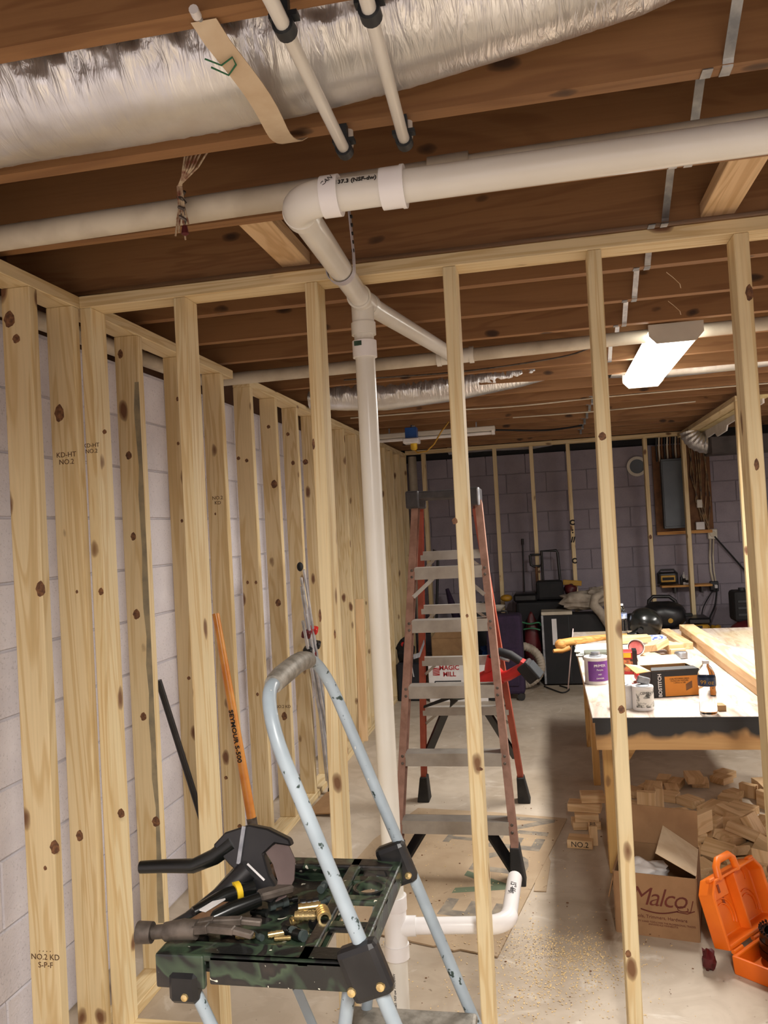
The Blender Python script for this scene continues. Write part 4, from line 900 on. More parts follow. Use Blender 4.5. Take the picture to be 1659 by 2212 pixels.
bottle(.458, 5.66, .205, .034, 'far water bottle with a pale blue label beside the black helmet', plain('pale_blue_label', (96,130,196), .4, c2=(222,226,236), scale=40), .6)
# printed black and amber nail box with open flaps
t = thing('nail_box', (.49, 3.78, TZ_), 'open black and amber cardboard nail box on the workbench', 'box')
BXm = frame((.405,3.678,TZ_), (1,.22,0), (-.22,1,0))
def bx(x, y, z): return BXm @ V((x, y, z))
bw, bd_, bh = .206, .15, .112
def panel(name, pts, m, par, th=.003):
    P_ = [V(p) for p in pts]; n = (P_[1]-P_[0]).cross(P_[2]-P_[0]).normalized()*th
    k = len(P_); b = B().poly(P_+[p+n for p in P_], [tuple(range(k))[::-1], tuple(range(k,2*k))]+[(i,(i+1)%k,k+(i+1)%k,k+i) for i in range(k)])
    return build(name, b, m, par)
MB_ = plain('print_black', (34,32,32), .6); MA_ = plain('print_amber', (206,130,40), .6, c2=(196,120,34), scale=10)
fp_ = panel('front_panel', [bx(0,0,0),bx(bw,0,0),bx(bw,0,bh),bx(0,0,bh)], MB_, t)
panel('amber_print', [bx(.055,-.0032,.004),bx(bw,-.0032,.004),bx(bw,-.0032,.088),bx(.055,-.0032,.088)], MA_, fp_, .0006)
text('brand_print', 'BOSTITCH', .021, frame(bx(.034,-.0036,.052), BXm.to_3x3() @ V((0,0,1)), BXm.to_3x3() @ V((-1,0,0))), M_LABELW, fp_, bold=.0006)
text('small_print', 'COIL ROOFING NAILS\nCLOUS DE TOITURE\n1-3/4 in. x .120', .0085, frame(bx(.118,-.0042,.068), BXm.to_3x3() @ V((1,0,0)), BXm.to_3x3() @ V((0,0,1))), M_INK, fp_)
panel('diamond_print', [bx(.145,-.0042,.024),bx(.172,-.0042,.036),bx(.172,-.0042,.066),bx(.145,-.0042,.052)], M_PLYB, fp_, .0004)
panel('side_panel', [bx(0,bd_,0),bx(0,0,0),bx(0,0,bh),bx(0,bd_,bh)], MB_, t)
panel('side_panel', [bx(bw,0,0),bx(bw,bd_,0),bx(bw,bd_,bh),bx(bw,0,bh)], MB_, t)
panel('rear_panel', [bx(bw,bd_,0),bx(0,bd_,0),bx(0,bd_,bh),bx(bw,bd_,bh)], M_CARD, t)
panel('base_panel', [bx(0,0,.001),bx(0,bd_,.001),bx(bw,bd_,.001),bx(bw,0,.001)], M_CARD, t)
panel('flap', [bx(-.003,.0,bh),bx(-.003,bd_,bh),bx(-.07,bd_-.01,bh+.012),bx(-.055,.03,bh-.012)], plain('flap_amber', (220,180,110), .8, c2=(214,206,190), scale=9), t)
panel('flap', [bx(0,bd_,bh),bx(bw,bd_,bh),bx(bw-.02,bd_+.06,bh+.03),bx(.01,bd_+.06,bh+.03)], M_CARDL, t)
panel('flap', [bx(bw,0,bh),bx(bw+.045,.02,bh+.035),bx(bw+.045,bd_-.02,bh+.035),bx(bw,bd_,bh)], M_CARDL, t)
panel('flap', [bx(0,0,bh+.001),bx(bw,0,bh+.001),bx(bw-.012,.035,bh+.008),bx(.012,.035,bh+.008)], MB_, t)
# red box, pink rag, red caps, papers
t = thing('blade_box', (.345, 4.28, TZ_), 'red and black printed box behind the partition stud on the workbench', 'box')
build('carton', B().box((.34,4.28,TZ_+.055), (.13,.09,.11), (0,0,-.05)), plain('red_print', (190,40,40), .5, c2=(170,30,32), scale=9), t, bevel=.002)
build('black_band', B().box((.395,4.276,TZ_+.058), (.022,.094,.116), (0,0,-.05)), M_BLACK, t)
build('picture_print', B().box((.355,4.233,TZ_+.045), (.055,.003,.06), (0,0,-.05)), plain('picture', (60,30,26), .5, c2=(206,120,70), scale=60), t)
build('yellow_print', B().box((.345,4.233,TZ_+.094), (.06,.003,.022), (0,0,-.05)), M_YELLOW, t)
o = build('rag', B().blob((.315,3.64,TZ_+.03), (.065,.10,.034), 28, 16, .55, 2.6), M_PINK, smooth=70); tag(o, 'crumpled pink rag between the cans and the nail box', 'rag')
t = thing('marking_bottle', (.405, 4.02, TZ_), 'bright red squeeze bottle lying behind the nail box', 'bottle')
build('bottle_body', B().blob((.40,4.03,TZ_+.032), (.036,.065,.032), 18, 12, .1), M_RED, t, smooth=70)
build('nozzle', B().lathe([(.022,0),(.02,.02),(.007,.055),(.004,.07),(0,.071)], (.392,3.955,TZ_+.03), 14, Matrix.Rotation(R(60),4,'X')), M_RED, t, smooth=50)
t = thing('plastic_cup', (.415, 4.62, TZ_), 'tipped clear cup with red inside lying on the workbench', 'cup')
cm = frame((.43,4.70,TZ_+.045), (1,.1,0), (0,.35,1))
build('shell', B().lathe([(.028,-.0),(.03,.002),(.045,.09),(.043,.09),(.028,.006),(0,.006)], (0,0,0), 22, cm), plain('milky_plastic', (222,206,200), .25), t, smooth=50)
build('red_lining', B().lathe([(.0,.075),(.036,.076),(.037,.08),(0,.081)], (0,0,0), 20, cm), M_PINK, t)
ps = thing('paper_stack', (.30, 4.95, TZ_), 'stack of pale papers and plans at the left edge of the workbench', 'papers')
random.seed(12)
for i in range(5): build('sheet', B().box((.30+random.uniform(-.015,.015),4.95+random.uniform(-.02,.02),TZ_+.004+.006*i), (.32,.30,.005), (0,0,random.uniform(-.12,.12))), M_PAPER, ps)
o = build('tablet_binder', B().box((.30,4.73,TZ_+.022), (.26,.10,.040), (0,0,.02)), plain('grey_green_binder', (120,124,112), .6)); tag(o, 'grey green flat case in front of the paper stack', 'case')
o = build('level_block', B().box((.285,4.42,TZ_+.035), (.055,.04,.07), (0,0,.1)), M_BLACK, bevel=.006); tag(o, 'small black tool head standing behind the purple can', 'tool')
t = thing('hooked_tool', (.25, 5.2, TZ_), 'amber wooden tool handle with hooked end overhanging the left edge of the workbench', 'handle')
build('shaft', B().tube([(.05,5.05,.792),(.12,5.08,.80),(.30,5.13,.81),(.44,5.16,.81)], [.026,.024,.018,.016], 14), M_OAK, t, smooth=60)
build('knob_end', B().blob((.045,5.05,.785), (.035,.03,.034), 16, 10), M_OAK, t, smooth=70)
build('lower_prong', B().tube([(.095,5.06,.765),(.05,5.04,.752),(-.0,5.02,.752)], [.018,.017,.011], 12), M_OAK, t, smooth=60)
o = build('pale_blade', B().prism([(-.20,0),(-.12,.02),(0,.012),(.10,.018),(.17,0),(.10,-.016),(0,-.012),(-.12,-.016)], .006, frame((.105,5.13,.70), (.14,0,1), (0,1,0))), plain('bone_white', (206,186,184), .5)); tag(o, 'pale double pointed blade standing against the left edge of the workbench', 'blade')
# lumber and blocks on the bench
lumber('long_lumber', (.875,3.46,TZ_+.0195), (.845,5.48,TZ_+.0195), .089, .038, 'lower of two long pale boards stacked along the workbench', 'lumber', None, 'long lumber on the workbench')
lumber('long_lumber', (.868,3.42,TZ_+.058), (.838,5.50,TZ_+.058), .089, .038, 'upper of two long pale boards stacked along the workbench', 'lumber', None, 'long lumber on the workbench')
lumber('short_lumber', (.755,4.98,TZ_+.0195), (.715,5.62,TZ_+.0195), .07, .038, 'single shorter board lying crooked behind the wood blocks', 'lumber')
lumber('wood_block', (.33,5.05,TZ_+.055), (.56,5.08,TZ_+.055), .10, .038, 'flat yellow offcut on the papers behind the partition stud', 'block')
for a, b_, l, up in (((.52,4.72,.80),(.60,4.84,.815),'tilted square wood block on the workbench pile', (0,.3,1)), ((.62,4.83,.79),(.70,4.85,.79),'right square end block of the workbench pile', (0,0,1)), ((.54,4.9,.785),(.66,4.93,.79),'rear block of the workbench pile', (0,0,1)), ((.47,4.60,.77),(.55,4.62,.77),'low block in front of the tilted square block', (0,0,1)), ((.63,4.80,.768),(.71,4.81,.768),'lower block under the right end of the workbench pile', (0,0,1))):
    lumber('wood_block', a, b_, .088, .036, l, 'block', None, 'wood blocks on the workbench', up)
o = build('patterned_pack', B().box((.565,5.13,TZ_+.03), (.18,.10,.06), (0,0,.1)), plain('blue_white_print', (80,110,190), .5, c2=(226,226,232), scale=55, lo=.45, hi=.5)); tag(o, 'blue and white printed pack behind the wood blocks', 'pack')
t = thing('welding_helmet', (.59, 5.58, TZ_), 'glossy black welding helmet lying on the far end of the workbench', 'helmet')
hb_ = B().blob((.60,5.58,TZ_+.085), (.105,.11,.095), 26, 16, .06, 1.2, (.2,.35,0), .9)
build('shell', hb_, M_BLACKG, t, smooth=70)
build('chin', B().tube([(.53,5.50,.775),(.50,5.47,.772),(.455,5.46,.77)], [.03,.022,.012], 12), M_BLACKG, t, smooth=70)
build('knob', B().lathe([(.018,0),(.018,.012),(0,.013)], (.55,5.47,.80), 12, Matrix.Rotation(PI/2,4,'X')), M_BLACK, t, smooth=40)
o = build('wood_tag', B().box((.632,3.44,TZ_+.012), (.03,.05,.022), (0,0,.1)), M_CARD); tag(o, 'small tan block behind the near water bottle', 'block')
o = build('metal_roll', B().lathe([(.02,0),(.034,.004),(.034,.03),(.03,.036),(0,.037)], (.675,4.68,TZ_), 18), M_GALV, smooth=40); tag(o, 'small silver tin beside the wood blocks', 'tin')
# ------------------------------------------------------------------ carton with script print
t = thing('shipping_carton', (.31, 3.2, 0), 'open brown carton with red script lettering on the floor before the scrap pile', 'box')
KM = frame((.172,3.165,0), (1,-.20,0), (.20,1,0))
def kx(x, y, z): return KM @ V((x, y, z))
kw, kd, kh = .285, .30, .225
KX, KZ = KM.to_3x3() @ V((1,0,0)), V((0,0,1))
MKB = plain('carton_brown', (150,114,80), .85, c2=(136,102,70), scale=9)
kf = panel('front_panel', [kx(0,0,0),kx(kw,0,0),kx(kw,0,kh),kx(0,0,kh)], MKB, t, .004)
text('script_print', 'Malco', .094, frame(kx(.150,-.0046,.142), KX, KZ), M_BRNINK, kf, shear=.32, bold=-.0006, space=.86)
sw = [kx(.09+.13*i/12, -.005, .098-.012*math.sin(i/12*PI)+.006*i/12) for i in range(13)]
lp = [kx(.236+.018*math.cos(a), -.005, .113+.009*math.sin(a)) for a in [R(60+i*22) for i in range(16)]]
build('swoosh_print', B().tube(sw, .0022, 5).tube(lp, .0016, 5).tube([kx(.236,-.005,.104),kx(.262,-.005,.106),kx(.272,-.005,.146)], .0018, 5).tube([kx(.215,-.005,.101),kx(.25,-.005,.098),kx(.276,-.005,.110)], .0016, 5), M_BRNINK, kf)
text('small_print', 'Tools, Trimmers, Hardware', .0165, frame(kx(.155,-.0046,.072), KX, KZ), M_BRNINK, kf)
text('small_print', 'QUALITY HAND TOOLS FOR THE PROFESSIONAL TRADES\nANNANDALE MINNESOTA', .0085, frame(kx(.165,-.0046,.049), KX, KZ), M_BRNINK, kf)
panel('side_panel', [kx(0,kd,0),kx(0,0,0),kx(0,0,kh),kx(0,kd,kh)], MKB, t, .004)
panel('side_panel', [kx(kw,0,0),kx(kw,kd,0),kx(kw,kd,kh),kx(kw,0,kh)], MKB, t, .004)
panel('rear_panel', [kx(kw,kd,0),kx(0,kd,0),kx(0,kd,kh),kx(kw,kd,kh)], MKB, t, .004)
panel('base_panel', [kx(0,0,.001),kx(0,kd,.001),kx(kw,kd,.001),kx(kw,0,.001)], MKB, t, .003)
panel('rear_flap', [kx(.0,kd,kh),kx(kw,kd,kh),kx(kw+.004,kd+.02,kh+.135),kx(.0,kd+.02,kh+.145)], MKB, t, .004)
panel('right_flap', [kx(kw,.02,kh),kx(kw,kd-.03,kh),kx(kw-.125,kd-.04,kh+.085),kx(kw-.135,.02,kh+.07)], M_CARDL, t, .004)
panel('left_flap', [kx(0,kd,kh),kx(0,0,kh),kx(-.025,.0,kh-.10),kx(-.03,kd,kh-.08)], MKB, t, .004)
build('plastic_bag', B().blob(kx(.10,.10,.19), (.085,.07,.04), 22, 14, .5, 2.5), M_WHITE, t, smooth=70)
# ------------------------------------------------------------------ orange clamshell case
OC = thing('tool_case', (.62, 2.95, 0), 'open orange plastic tool case with its lid leaning up and a black coil inside', 'case')
OX = V((.645,.765,0)).normalized()                        # along the hinge
OY = V((OX.y,-OX.x,0))                                    # towards the viewer
ho = V((.520,2.905,.062))
def oc(x, y, z): return ho+OX*x+OY*y+V((0,0,z))
# base: shallow tray in front of the hinge
b = B(); L_, D_, Hh = .34, .21, .062
m0 = frame(ho+V((0,0,-Hh)), OX, OY)
outer = [(0,0),(L_,0),(L_,D_-.03),(L_-.03,D_),(.03,D_),(0,D_-.03)]
def tray(b, m, pts, h, wall, flip=1):
    n = len(pts); cx = sum(p[0] for p in pts)/n; cy = sum(p[1] for p in pts)/n
    inn = [(cx+(p[0]-cx)*(1-wall*2/ (max(q[0] for q in pts)-min(q[0] for q in pts))), cy+(p[1]-cy)*(1-wall*2/(max(q[1] for q in pts)-min(q[1] for q in pts)))) for p in pts]
    vs = [m @ V((p[0]*.97+cx*.03, p[1]*.97+cy*.03, 0)) for p in pts]+[m @ V((p[0],p[1],h)) for p in pts]+[m @ V((p[0],p[1],h)) for p in inn]+[m @ V((p[0]*.94+cx*.06,p[1]*.94+cy*.06,h*.22)) for p in inn]
    fs = [tuple(range(n))]+[(k*n+i, k*n+(i+1)%n, (k+1)*n+(i+1)%n, (k+1)*n+i) for k in range(3) for i in range(n)]+[tuple(range(3*n,4*n))]
    b.poly(vs, fs); return b
mz = Matrix(((OX.x,OY.x,0,ho.x),(OX.y,OY.y,0,ho.y),(0,0,1,0),(0,0,0,1)))
build('base_shell', tray(B(), mz, outer, Hh, .012), M_ORANGE, OC, bevel=.004, seg=2)
cc_ = oc(.165,.10,.0)
cr = B()
for k in range(3): cr.pipe(cc_+V((0,0,-.024+k*.026)), cc_+V((0,0,.0005+k*.026)), .080-.0015*k, .062, 32)
cl_ = build('coil', cr, M_BLACKG, OC, smooth=50)
th_ = B()
for k in range(32):
    a = 2*PI*k/32; th_.box(cc_+V((.076*math.cos(a),.076*math.sin(a),.060)), (.007,.004,.009), (0,0,a))
build('teeth', th_, M_BLACK, cl_)
build('hub', B().lathe([(.05,-.03),(.05,.03),(.03,.034),(0,.034)], cc_, 24), M_BLACK, cl_, smooth=40)
# lid: leaning back from the hinge
lz = (V((0,0,1))*math.cos(R(17))-OY*math.sin(R(17))).normalized()
ln = OX.cross(lz)
if ln.dot(OY) < 0: ln = -ln                               # interior faces the viewer
lm = Matrix(((OX.x,lz.x,ln.x,ho.x),(OX.y,lz.y,ln.y,ho.y),(OX.z,lz.z,ln.z,ho.z+.004),(0,0,0,1)))
lout = [(.0,.0),(L_,0),(L_,.175),(L_-.035,.215),(.035,.215),(0,.175)]
lmm = lm @ Matrix.Translation((0,.008,-.062))
build('lid_shell', tray(B(), lmm, lout, .062, .012), M_ORANGE, OC, bevel=.004, seg=2)
lg = lambda x, y, z: lmm @ V((x, y, z))
X3 = lambda x, y, z: lmm.to_3x3() @ V((x, y, z))
rings = B()
for cx, cy, r in ((.09,.07,.05),(.09,.07,.066),(.25,.06,.045),(.25,.06,.060),(.25,.16,.035)):
    rings.tube([lg(cx+r*math.cos(a), cy+r*math.sin(a), .0155) for a in [2*PI*i/28*.62-.4 for i in range(29)]], .0026, 6)
build('moulded_ring', rings, M_ORANGE, OC, smooth=60)
rib = B().poly([lg(.165,.014,.014),lg(.185,.014,.014),lg(.185,.20,.014),lg(.165,.20,.014),lg(.170,.014,.05),lg(.180,.014,.05),lg(.180,.20,.05),lg(.170,.20,.05)], [(0,3,2,1),(4,5,6,7),(0,1,5,4),(1,2,6,5),(2,3,7,6),(3,0,4,7)])
build('moulded_rib', rib, M_ORANGE, OC, bevel=.002)
build('moulded_pocket', B().prism([(.05,.14),(.14,.14),(.14,.20),(.075,.20)], .016, lmm @ Matrix.Translation((0,0,.014))), M_ORANGE, OC, bevel=.003)
pk = B()
for cx, cy in ((.085,.172),(.115,.125)): pk.prism([(cx-.006,cy-.013),(cx+.006,cy-.013),(cx+.006,cy+.013),(cx-.006,cy+.013)], .002, lmm @ Matrix.Translation((0,0,.0305 if cy > .14 else .0145)))
build('slot', pk, plain('dark_orange', (150,62,12), .6), OC)
hd_ = [lg(x, y, .052) for x, y in ((.075,.205),(.08,.245),(.10,.262),(.17,.262),(.19,.245),(.195,.205))]
build('carry_handle', B().tube(hd_, .013, 12), M_ORANGE, OC, smooth=60)
for k in range(3): build('hinge_knuckle', B().tube([oc(.02+.13*k,-.004,.002), oc(.075+.13*k,-.004,.002)], .008, 10), M_ORANGE, OC, smooth=50)
lt = B()
for x in (.03, .29): lt.box(lg(x,.217,.05), (.034,.012,.018), lmm.to_3x3().to_4x4())
build('latch', lt, M_ORANGE, OC, bevel=.003)
o = build('red_plastic_piece', B().blob((.452,2.93,.035), (.024,.035,.034), 12, 8, .6, 3), M_DKRED, smooth=60); tag(o, 'dark red plastic piece poking out behind the orange case', 'plastic piece')

# ------------------------------------------------------------------ scrap wood pile under the bench
bmesh_cache = {}
def block_mesh(l, w_, h):
    k = (l, w_, h)
    if k not in bmesh_cache: bmesh_cache[k] = boxmesh('wood_offcut', (-l/2,-w_/2,-h/2), (l/2,w_/2,h/2), M_BLOCK, .0015)
    return bmesh_cache[k]
SIZES = [(.115,.089,.038), (.135,.089,.038), (.09,.089,.038), (.16,.089,.038), (.07,.089,.038), (.105,.07,.038)]
GRP = 'wood offcuts in the heap under the workbench'
def offcut(x, y, z, rot, size, label=None):
    o = shared('wood_offcut', block_mesh(*size), (x, y, z), rot)
    tag(o, label or 'short sawn timber offcut lying in the heap under the workbench', 'offcut', GRP if not label else None)
    return o
# settled resting places (x, y, z, rotation x, y, z, size)
HEAP = [(0.892,4.949,0.0194,0,-3.14,0.76,2),(0.635,4.869,0.0194,0,3.14,1.16,5),(1.045,4.607,0.0449,-1.57,0,-1.51,1),(1.136,4.191,0.0354,-3.06,-1.57,0,4),(0.534,4.651,0.0194,0,0,2.71,3),(1.095,4.881,0.0194,3.14,0,-1.33,2),
(0.326,4.494,0.0194,3.14,0,-0.58,0),(1.237,4.506,0.0194,0,0,-1.98,2),(1.063,4.382,0.0194,0,-0,-0.25,2),(0.764,4.887,0.0194,0,3.14,1.49,2),(0.373,4.719,0.0194,3.14,-0,-0.74,0),(0.864,4.601,0.0194,-0,-0,-0.48,5),
(0.577,4.929,0.0194,3.14,-0,1.3,5),(1.085,3.901,0.0194,0,3.14,-0.87,0),(0.928,5.042,0.0194,3.14,-0,0.76,2),(0.479,4.361,0.0804,-0.03,1.57,0,3),(0.98,4.699,0.0354,-0.86,1.57,0,4),(0.468,4.023,0.0194,-0,-3.14,0.56,4),
(0.893,4.457,0.0194,0,3.14,-0.73,1),(1.079,4.16,0.0194,-3.14,0,0.33,4),(0.762,4.13,0.0521,0,2.3,0.66,5),(0.589,4.331,0.0194,3.14,0,-1.38,3),(0.66,4.561,0.0194,0,0,2.21,0),(0.54,4.147,0.0416,2.53,0,-1.93,3),
(0.842,4.128,0.0354,0.03,1.57,0.69,4),(0.859,4.335,0.0194,-0,3.14,-0.01,1),(0.463,4.179,0.0194,-0,-0,1.06,1),(0.729,4.85,0.0574,-3.14,0,-1.56,1),(0.594,4.759,0.0194,3.14,-0,1.55,5),(0.753,4.465,0.0194,-0,0,-2.23,3),
(1.177,4.082,0.0194,0,-0,0.7,3),(1.173,4.74,0.0354,-0.46,1.57,0,4),(0.898,4.685,0.0194,-0,-0,2.25,4),(0.412,4.278,0.0804,-1.76,-1.57,0,3),(0.465,4.769,0.0194,-0,-0,2.59,4),(0.699,3.971,0.0194,0,3.14,-1.34,0),
(1.118,4.706,0.0194,-0,0,-1.13,0),(1.098,4.537,0.0579,1,1.57,0,0),(1.16,4.274,0.0194,-0,-3.14,-0.64,5),(0.49,4.687,0.0574,-0,-3.14,1.35,2),(0.641,3.735,0.0801,-0.64,3.14,-0.72,1),(1.054,3.749,0.0194,-3.14,-0,-0.73,4),
(1.218,3.659,0.0529,1.9,-1.57,0,5),(0.849,3.242,0.0574,3.14,0,0.22,2),(0.803,3.966,0.0801,0.22,-0.28,2.74,3),(0.986,3.659,0.0694,-0.29,3.14,-0.28,2),(0.976,3.675,0.0194,-0,3.14,1.26,5),(1.003,3.753,0.0828,-2.37,-0.04,-0.24,4),
(1.085,3.112,0.0449,1.57,-0,-2.88,3),(0.596,3.446,0.0449,-1.57,0,-2.36,0),(1.119,3.4,0.0454,-2.82,1.57,0,2),(1.429,3.439,0.0574,3.14,-0,-0.29,2),(0.96,3.974,0.0526,0.25,0.31,1.4,3),(1.302,3.634,0.0529,2.31,1.57,0,5),
(0.763,4.223,0.0389,0,-0.37,-3.02,0),(0.895,3.687,0.0522,0,0.71,-1.87,0),(0.742,3.492,0.0488,1.95,0,-2.13,3),(1.175,3.277,0.0194,0,0,1.98,1),(1.047,3.265,0.0436,0.01,2.61,1.86,5),(0.816,3.454,0.0194,-0,3.14,1.09,0),
(0.47,3.574,0.0579,1.64,1.57,0,0),(1.192,3.39,0.0686,-2.13,-0.4,-0.66,2),(0.748,3.382,0.0645,-1.82,0.4,2.31,2),(1.063,3.963,0.057,0.13,3.02,-0.07,5),(0.807,3.436,0.0574,-0,-0,2.61,0),(1.368,3.943,0.0194,-0,0,0.65,5),
(0.781,3.207,0.0194,0,-0,2.2,4),(0.554,3.625,0.0574,-0,0,1.97,0),(0.846,3.539,0.0452,0.73,-3.12,-0.11,4),(1.576,3.644,0.0529,-2.98,-1.57,0,5),(0.612,3.369,0.0194,-0,0,2.23,2),(0.87,3.589,0.0518,2.21,-0.08,-0.19,0),
(1.4,4.4,0.0194,-0,-3.14,-1.19,5),(1.217,3.709,0.0354,-0.41,1.57,1.09,4),(0.977,3.461,0.0449,1.57,0,0.27,3),(0.737,3.289,0.0574,3.14,-0,0.6,2),(0.611,4.029,0.0861,-0.31,-0.35,-2.24,3),(1.184,3.479,0.0434,-0.2,0.65,-1.15,4),
(1.141,3.52,0.0194,0,3.14,0.75,5),(0.597,3.833,0.1725,1.57,0.02,0.86,0),(1.013,4.272,0.0194,0,3.14,-0.21,3),(0.917,3.243,0.0194,-0,3.14,-0.22,3),(0.685,4.012,0.0829,-1.57,0,0.95,4),(1.051,3.572,0.0194,0,0,-0.98,5),
(1.024,3.819,0.0354,-1.57,0,1.16,5),(1.401,3.786,0.0354,-2.18,1.57,0,4),(0.818,3.912,0.0194,0,3.14,0.78,0),(0.468,3.643,0.0194,0,-3.14,0.14,5),(1.195,3.786,0.116,3.05,-0.2,-1.2,3),(0.624,3.937,0.0435,-3.02,-0.51,-0.2,2),
(0.883,3.36,0.0454,0.15,1.57,0,2),(1.496,3.587,0.0194,0,0,2.72,1),(1.228,3.613,0.0354,-2.04,1.57,0,4),(0.699,3.283,0.0194,-0,-3.14,-0.94,2),(1.185,3.73,0.09,0.2,-3.04,0.4,1),(0.602,3.851,0.0449,1.57,0,2.48,3),
(1.211,3.851,0.0574,0,-0,2.38,4),(0.546,3.251,0.0194,-0,-0,-1.79,5),(1.512,3.435,0.0449,-1.57,-0,-2.16,0),(1.333,3.444,0.0749,-2.69,0,1.28,0),(1.106,3.204,0.0354,-0.61,-1.57,0,4),(1.117,3.649,0.0584,2.79,0.42,1.45,1),
(1.079,3.706,0.106,1.37,1.03,-0.96,0),(0.656,3.566,0.0574,-0,0,-1.91,4),(1.408,3.508,0.0194,-0,3.14,-0.33,3),(0.995,3.41,0.0194,-0,-0,1.85,4),(0.69,3.634,0.0449,1.57,-0,-2.89,2),(1.036,4.498,0.0449,-1.57,-0,2.23,1),
(0.971,3.836,0.0574,3.14,0,-0.39,4),(1.516,3.15,0.0194,0,-3.14,0.88,1),(1.005,3.568,0.0573,-0.31,2.94,-0.4,5),(0.863,3.143,0.0449,-1.57,0,-2.09,0),(0.863,3.844,0.0585,-1.39,0.49,-0.42,5),(1.288,4.002,0.0194,-0,0,-0.07,5),
(1.14,3.791,0.0194,0,0,-0.75,0),(1.039,3.37,0.052,0,-0.44,1.85,3),(1.329,4.798,0.0194,0,-0,-0.93,0),(0.931,3.524,0.0194,0,-0,1.25,4),(1.487,4.082,0.0194,0,-3.14,-0,5),(0.705,3.553,0.0194,-0,-0,2.64,2),
(1.325,4.056,0.0354,1.57,0,2.97,5),(0.799,3.67,0.0656,-0.31,2.55,1.43,2),(0.924,3.77,0.0759,0,2.41,1.32,4),(1.166,4.088,0.0574,-0,-0,0.23,1),(0.789,3.777,0.0194,0,-3.14,0.39,2),(1.543,3.794,0.0194,-0,-3.14,1.52,1),
(0.587,3.542,0.0194,-0,3.14,-0.7,2),(0.947,3.348,0.0354,1.36,-1.57,0,4),(1.037,4.092,0.0479,-0,-0.67,1.4,5),(1.212,3.879,0.0194,0,-3.14,-1.02,3),(1.548,3.335,0.0354,-1.57,-0,2.42,5),(1.106,3.844,0.0725,0.38,0,1.44,3),
(1.272,3.555,0.0194,-0,0,0.11,5),(1.009,3.171,0.0449,-1.57,-0,-1.75,4),(0.503,3.512,0.0449,-1.57,-0,2.68,0),(1.362,3.4,0.0194,-0,0,0.2,1),(1.246,3.446,0.0354,-1.57,-0,-2.63,5),(1.278,3.286,0.0194,-0,3.14,-1.15,1),
(1.063,4.018,0.0599,-0,-1.7,-1.65,0),(1.387,3.619,0.0194,-3.14,0,1.15,2),(0.784,3.691,0.0368,-0,2.48,1.96,4),(1.126,3.603,0.04,0,2.6,-0.96,2),(1.324,3.79,0.0354,-1.57,-0,1.84,5),(0.934,3.13,0.0529,1.34,1.57,0,5),
(1.001,3.831,0.1339,1.57,-1.57,-0.18,0),(0.289,3.872,0.0194,3.14,0,0.31,0),(0.531,3.726,0.0529,-1.29,1.57,0,5),(0.424,3.691,0.0954,0,-3.14,-0.56,2),(0.424,4.101,0.0574,0,-3.14,1.41,1),(0.486,3.912,0.0454,3.06,1.57,0,2),
(0.643,3.692,0.0194,0,3.14,0.49,3),(0.719,3.832,0.0478,-0,-0.38,-1.32,3),(0.651,4.182,0.0194,0,-0,-1.9,0),(0.36,3.723,0.0194,-0,0,-1.4,4),(0.653,4.205,0.0574,-0,0,-1.45,4),(0.475,3.805,0.0354,0.14,1.57,0,4),
(0.298,3.97,0.0194,0,3.14,-1.27,4),(0.917,4.16,0.0418,-0.12,-0.33,0.7,0),(0.744,4.078,0.0598,0.86,-0.18,-0.39,3),(0.526,3.834,0.1097,-0.01,0.01,0.24,3),(0.932,3.929,0.0194,0,-3.14,-0.86,5),(0.603,4.062,0.0445,0.43,-0.15,2.02,0),
(0.283,4.084,0.0194,-0,-0,-2.47,2),(0.861,4.044,0.0688,-0,-2.07,-0.65,1),(0.537,3.95,0.0449,1.57,-0,0.13,4),(0.27,3.756,0.045,-1.58,0,1.76,0),(0.955,3.821,0.0194,0,-0,-1.99,4),(0.26,4.218,0.0449,1.57,-0,2.08,2),
(0.357,3.81,0.0194,0,-0,-1.23,4),(0.81,4.244,0.0606,2.91,0.29,-0.58,3),(0.907,3.747,0.0194,-0,0,2.76,2),(0.331,4.239,0.0194,-0,-0,-0.93,3),(0.381,3.674,0.0574,0,-3.14,0.22,1),(0.363,3.994,0.0449,-1.57,-0,-1.31,0),
(1.003,4.162,0.0194,0,3.14,0.35,4),(0.541,3.792,0.0454,-0.33,1.57,-1.85,2),(0.767,3.595,0.0449,1.57,-0,2.74,4),(0.732,3.945,0.0667,-0.23,-0.27,-2.15,3),(0.655,3.351,0.0645,-0.58,-3.13,0.64,0),(0.666,3.463,0.0354,1.57,0,1.05,5),
(0.818,3.326,0.0194,-0,-3.14,1.32,5)]
ORD = ('', 'second ', 'third ', 'fourth ', 'fifth ', 'sixth ', 'seventh ', 'eighth ')
HEAP.sort(key=lambda q: -q[1])
for i, (x, y, z, rx_, ry_, rz_, k) in enumerate(HEAP):
    lb = '%sfarthest offcut under the workbench, lying towards its rear' % ORD[i] if i < 8 else ('%snearest offcut of the heap, lying just behind the orange case' % ORD[len(HEAP)-1-i] if i >= len(HEAP)-4 else None)
    offcut(x, y, z, (rx_, ry_, rz_), SIZES[k], lb)['group'] = GRP
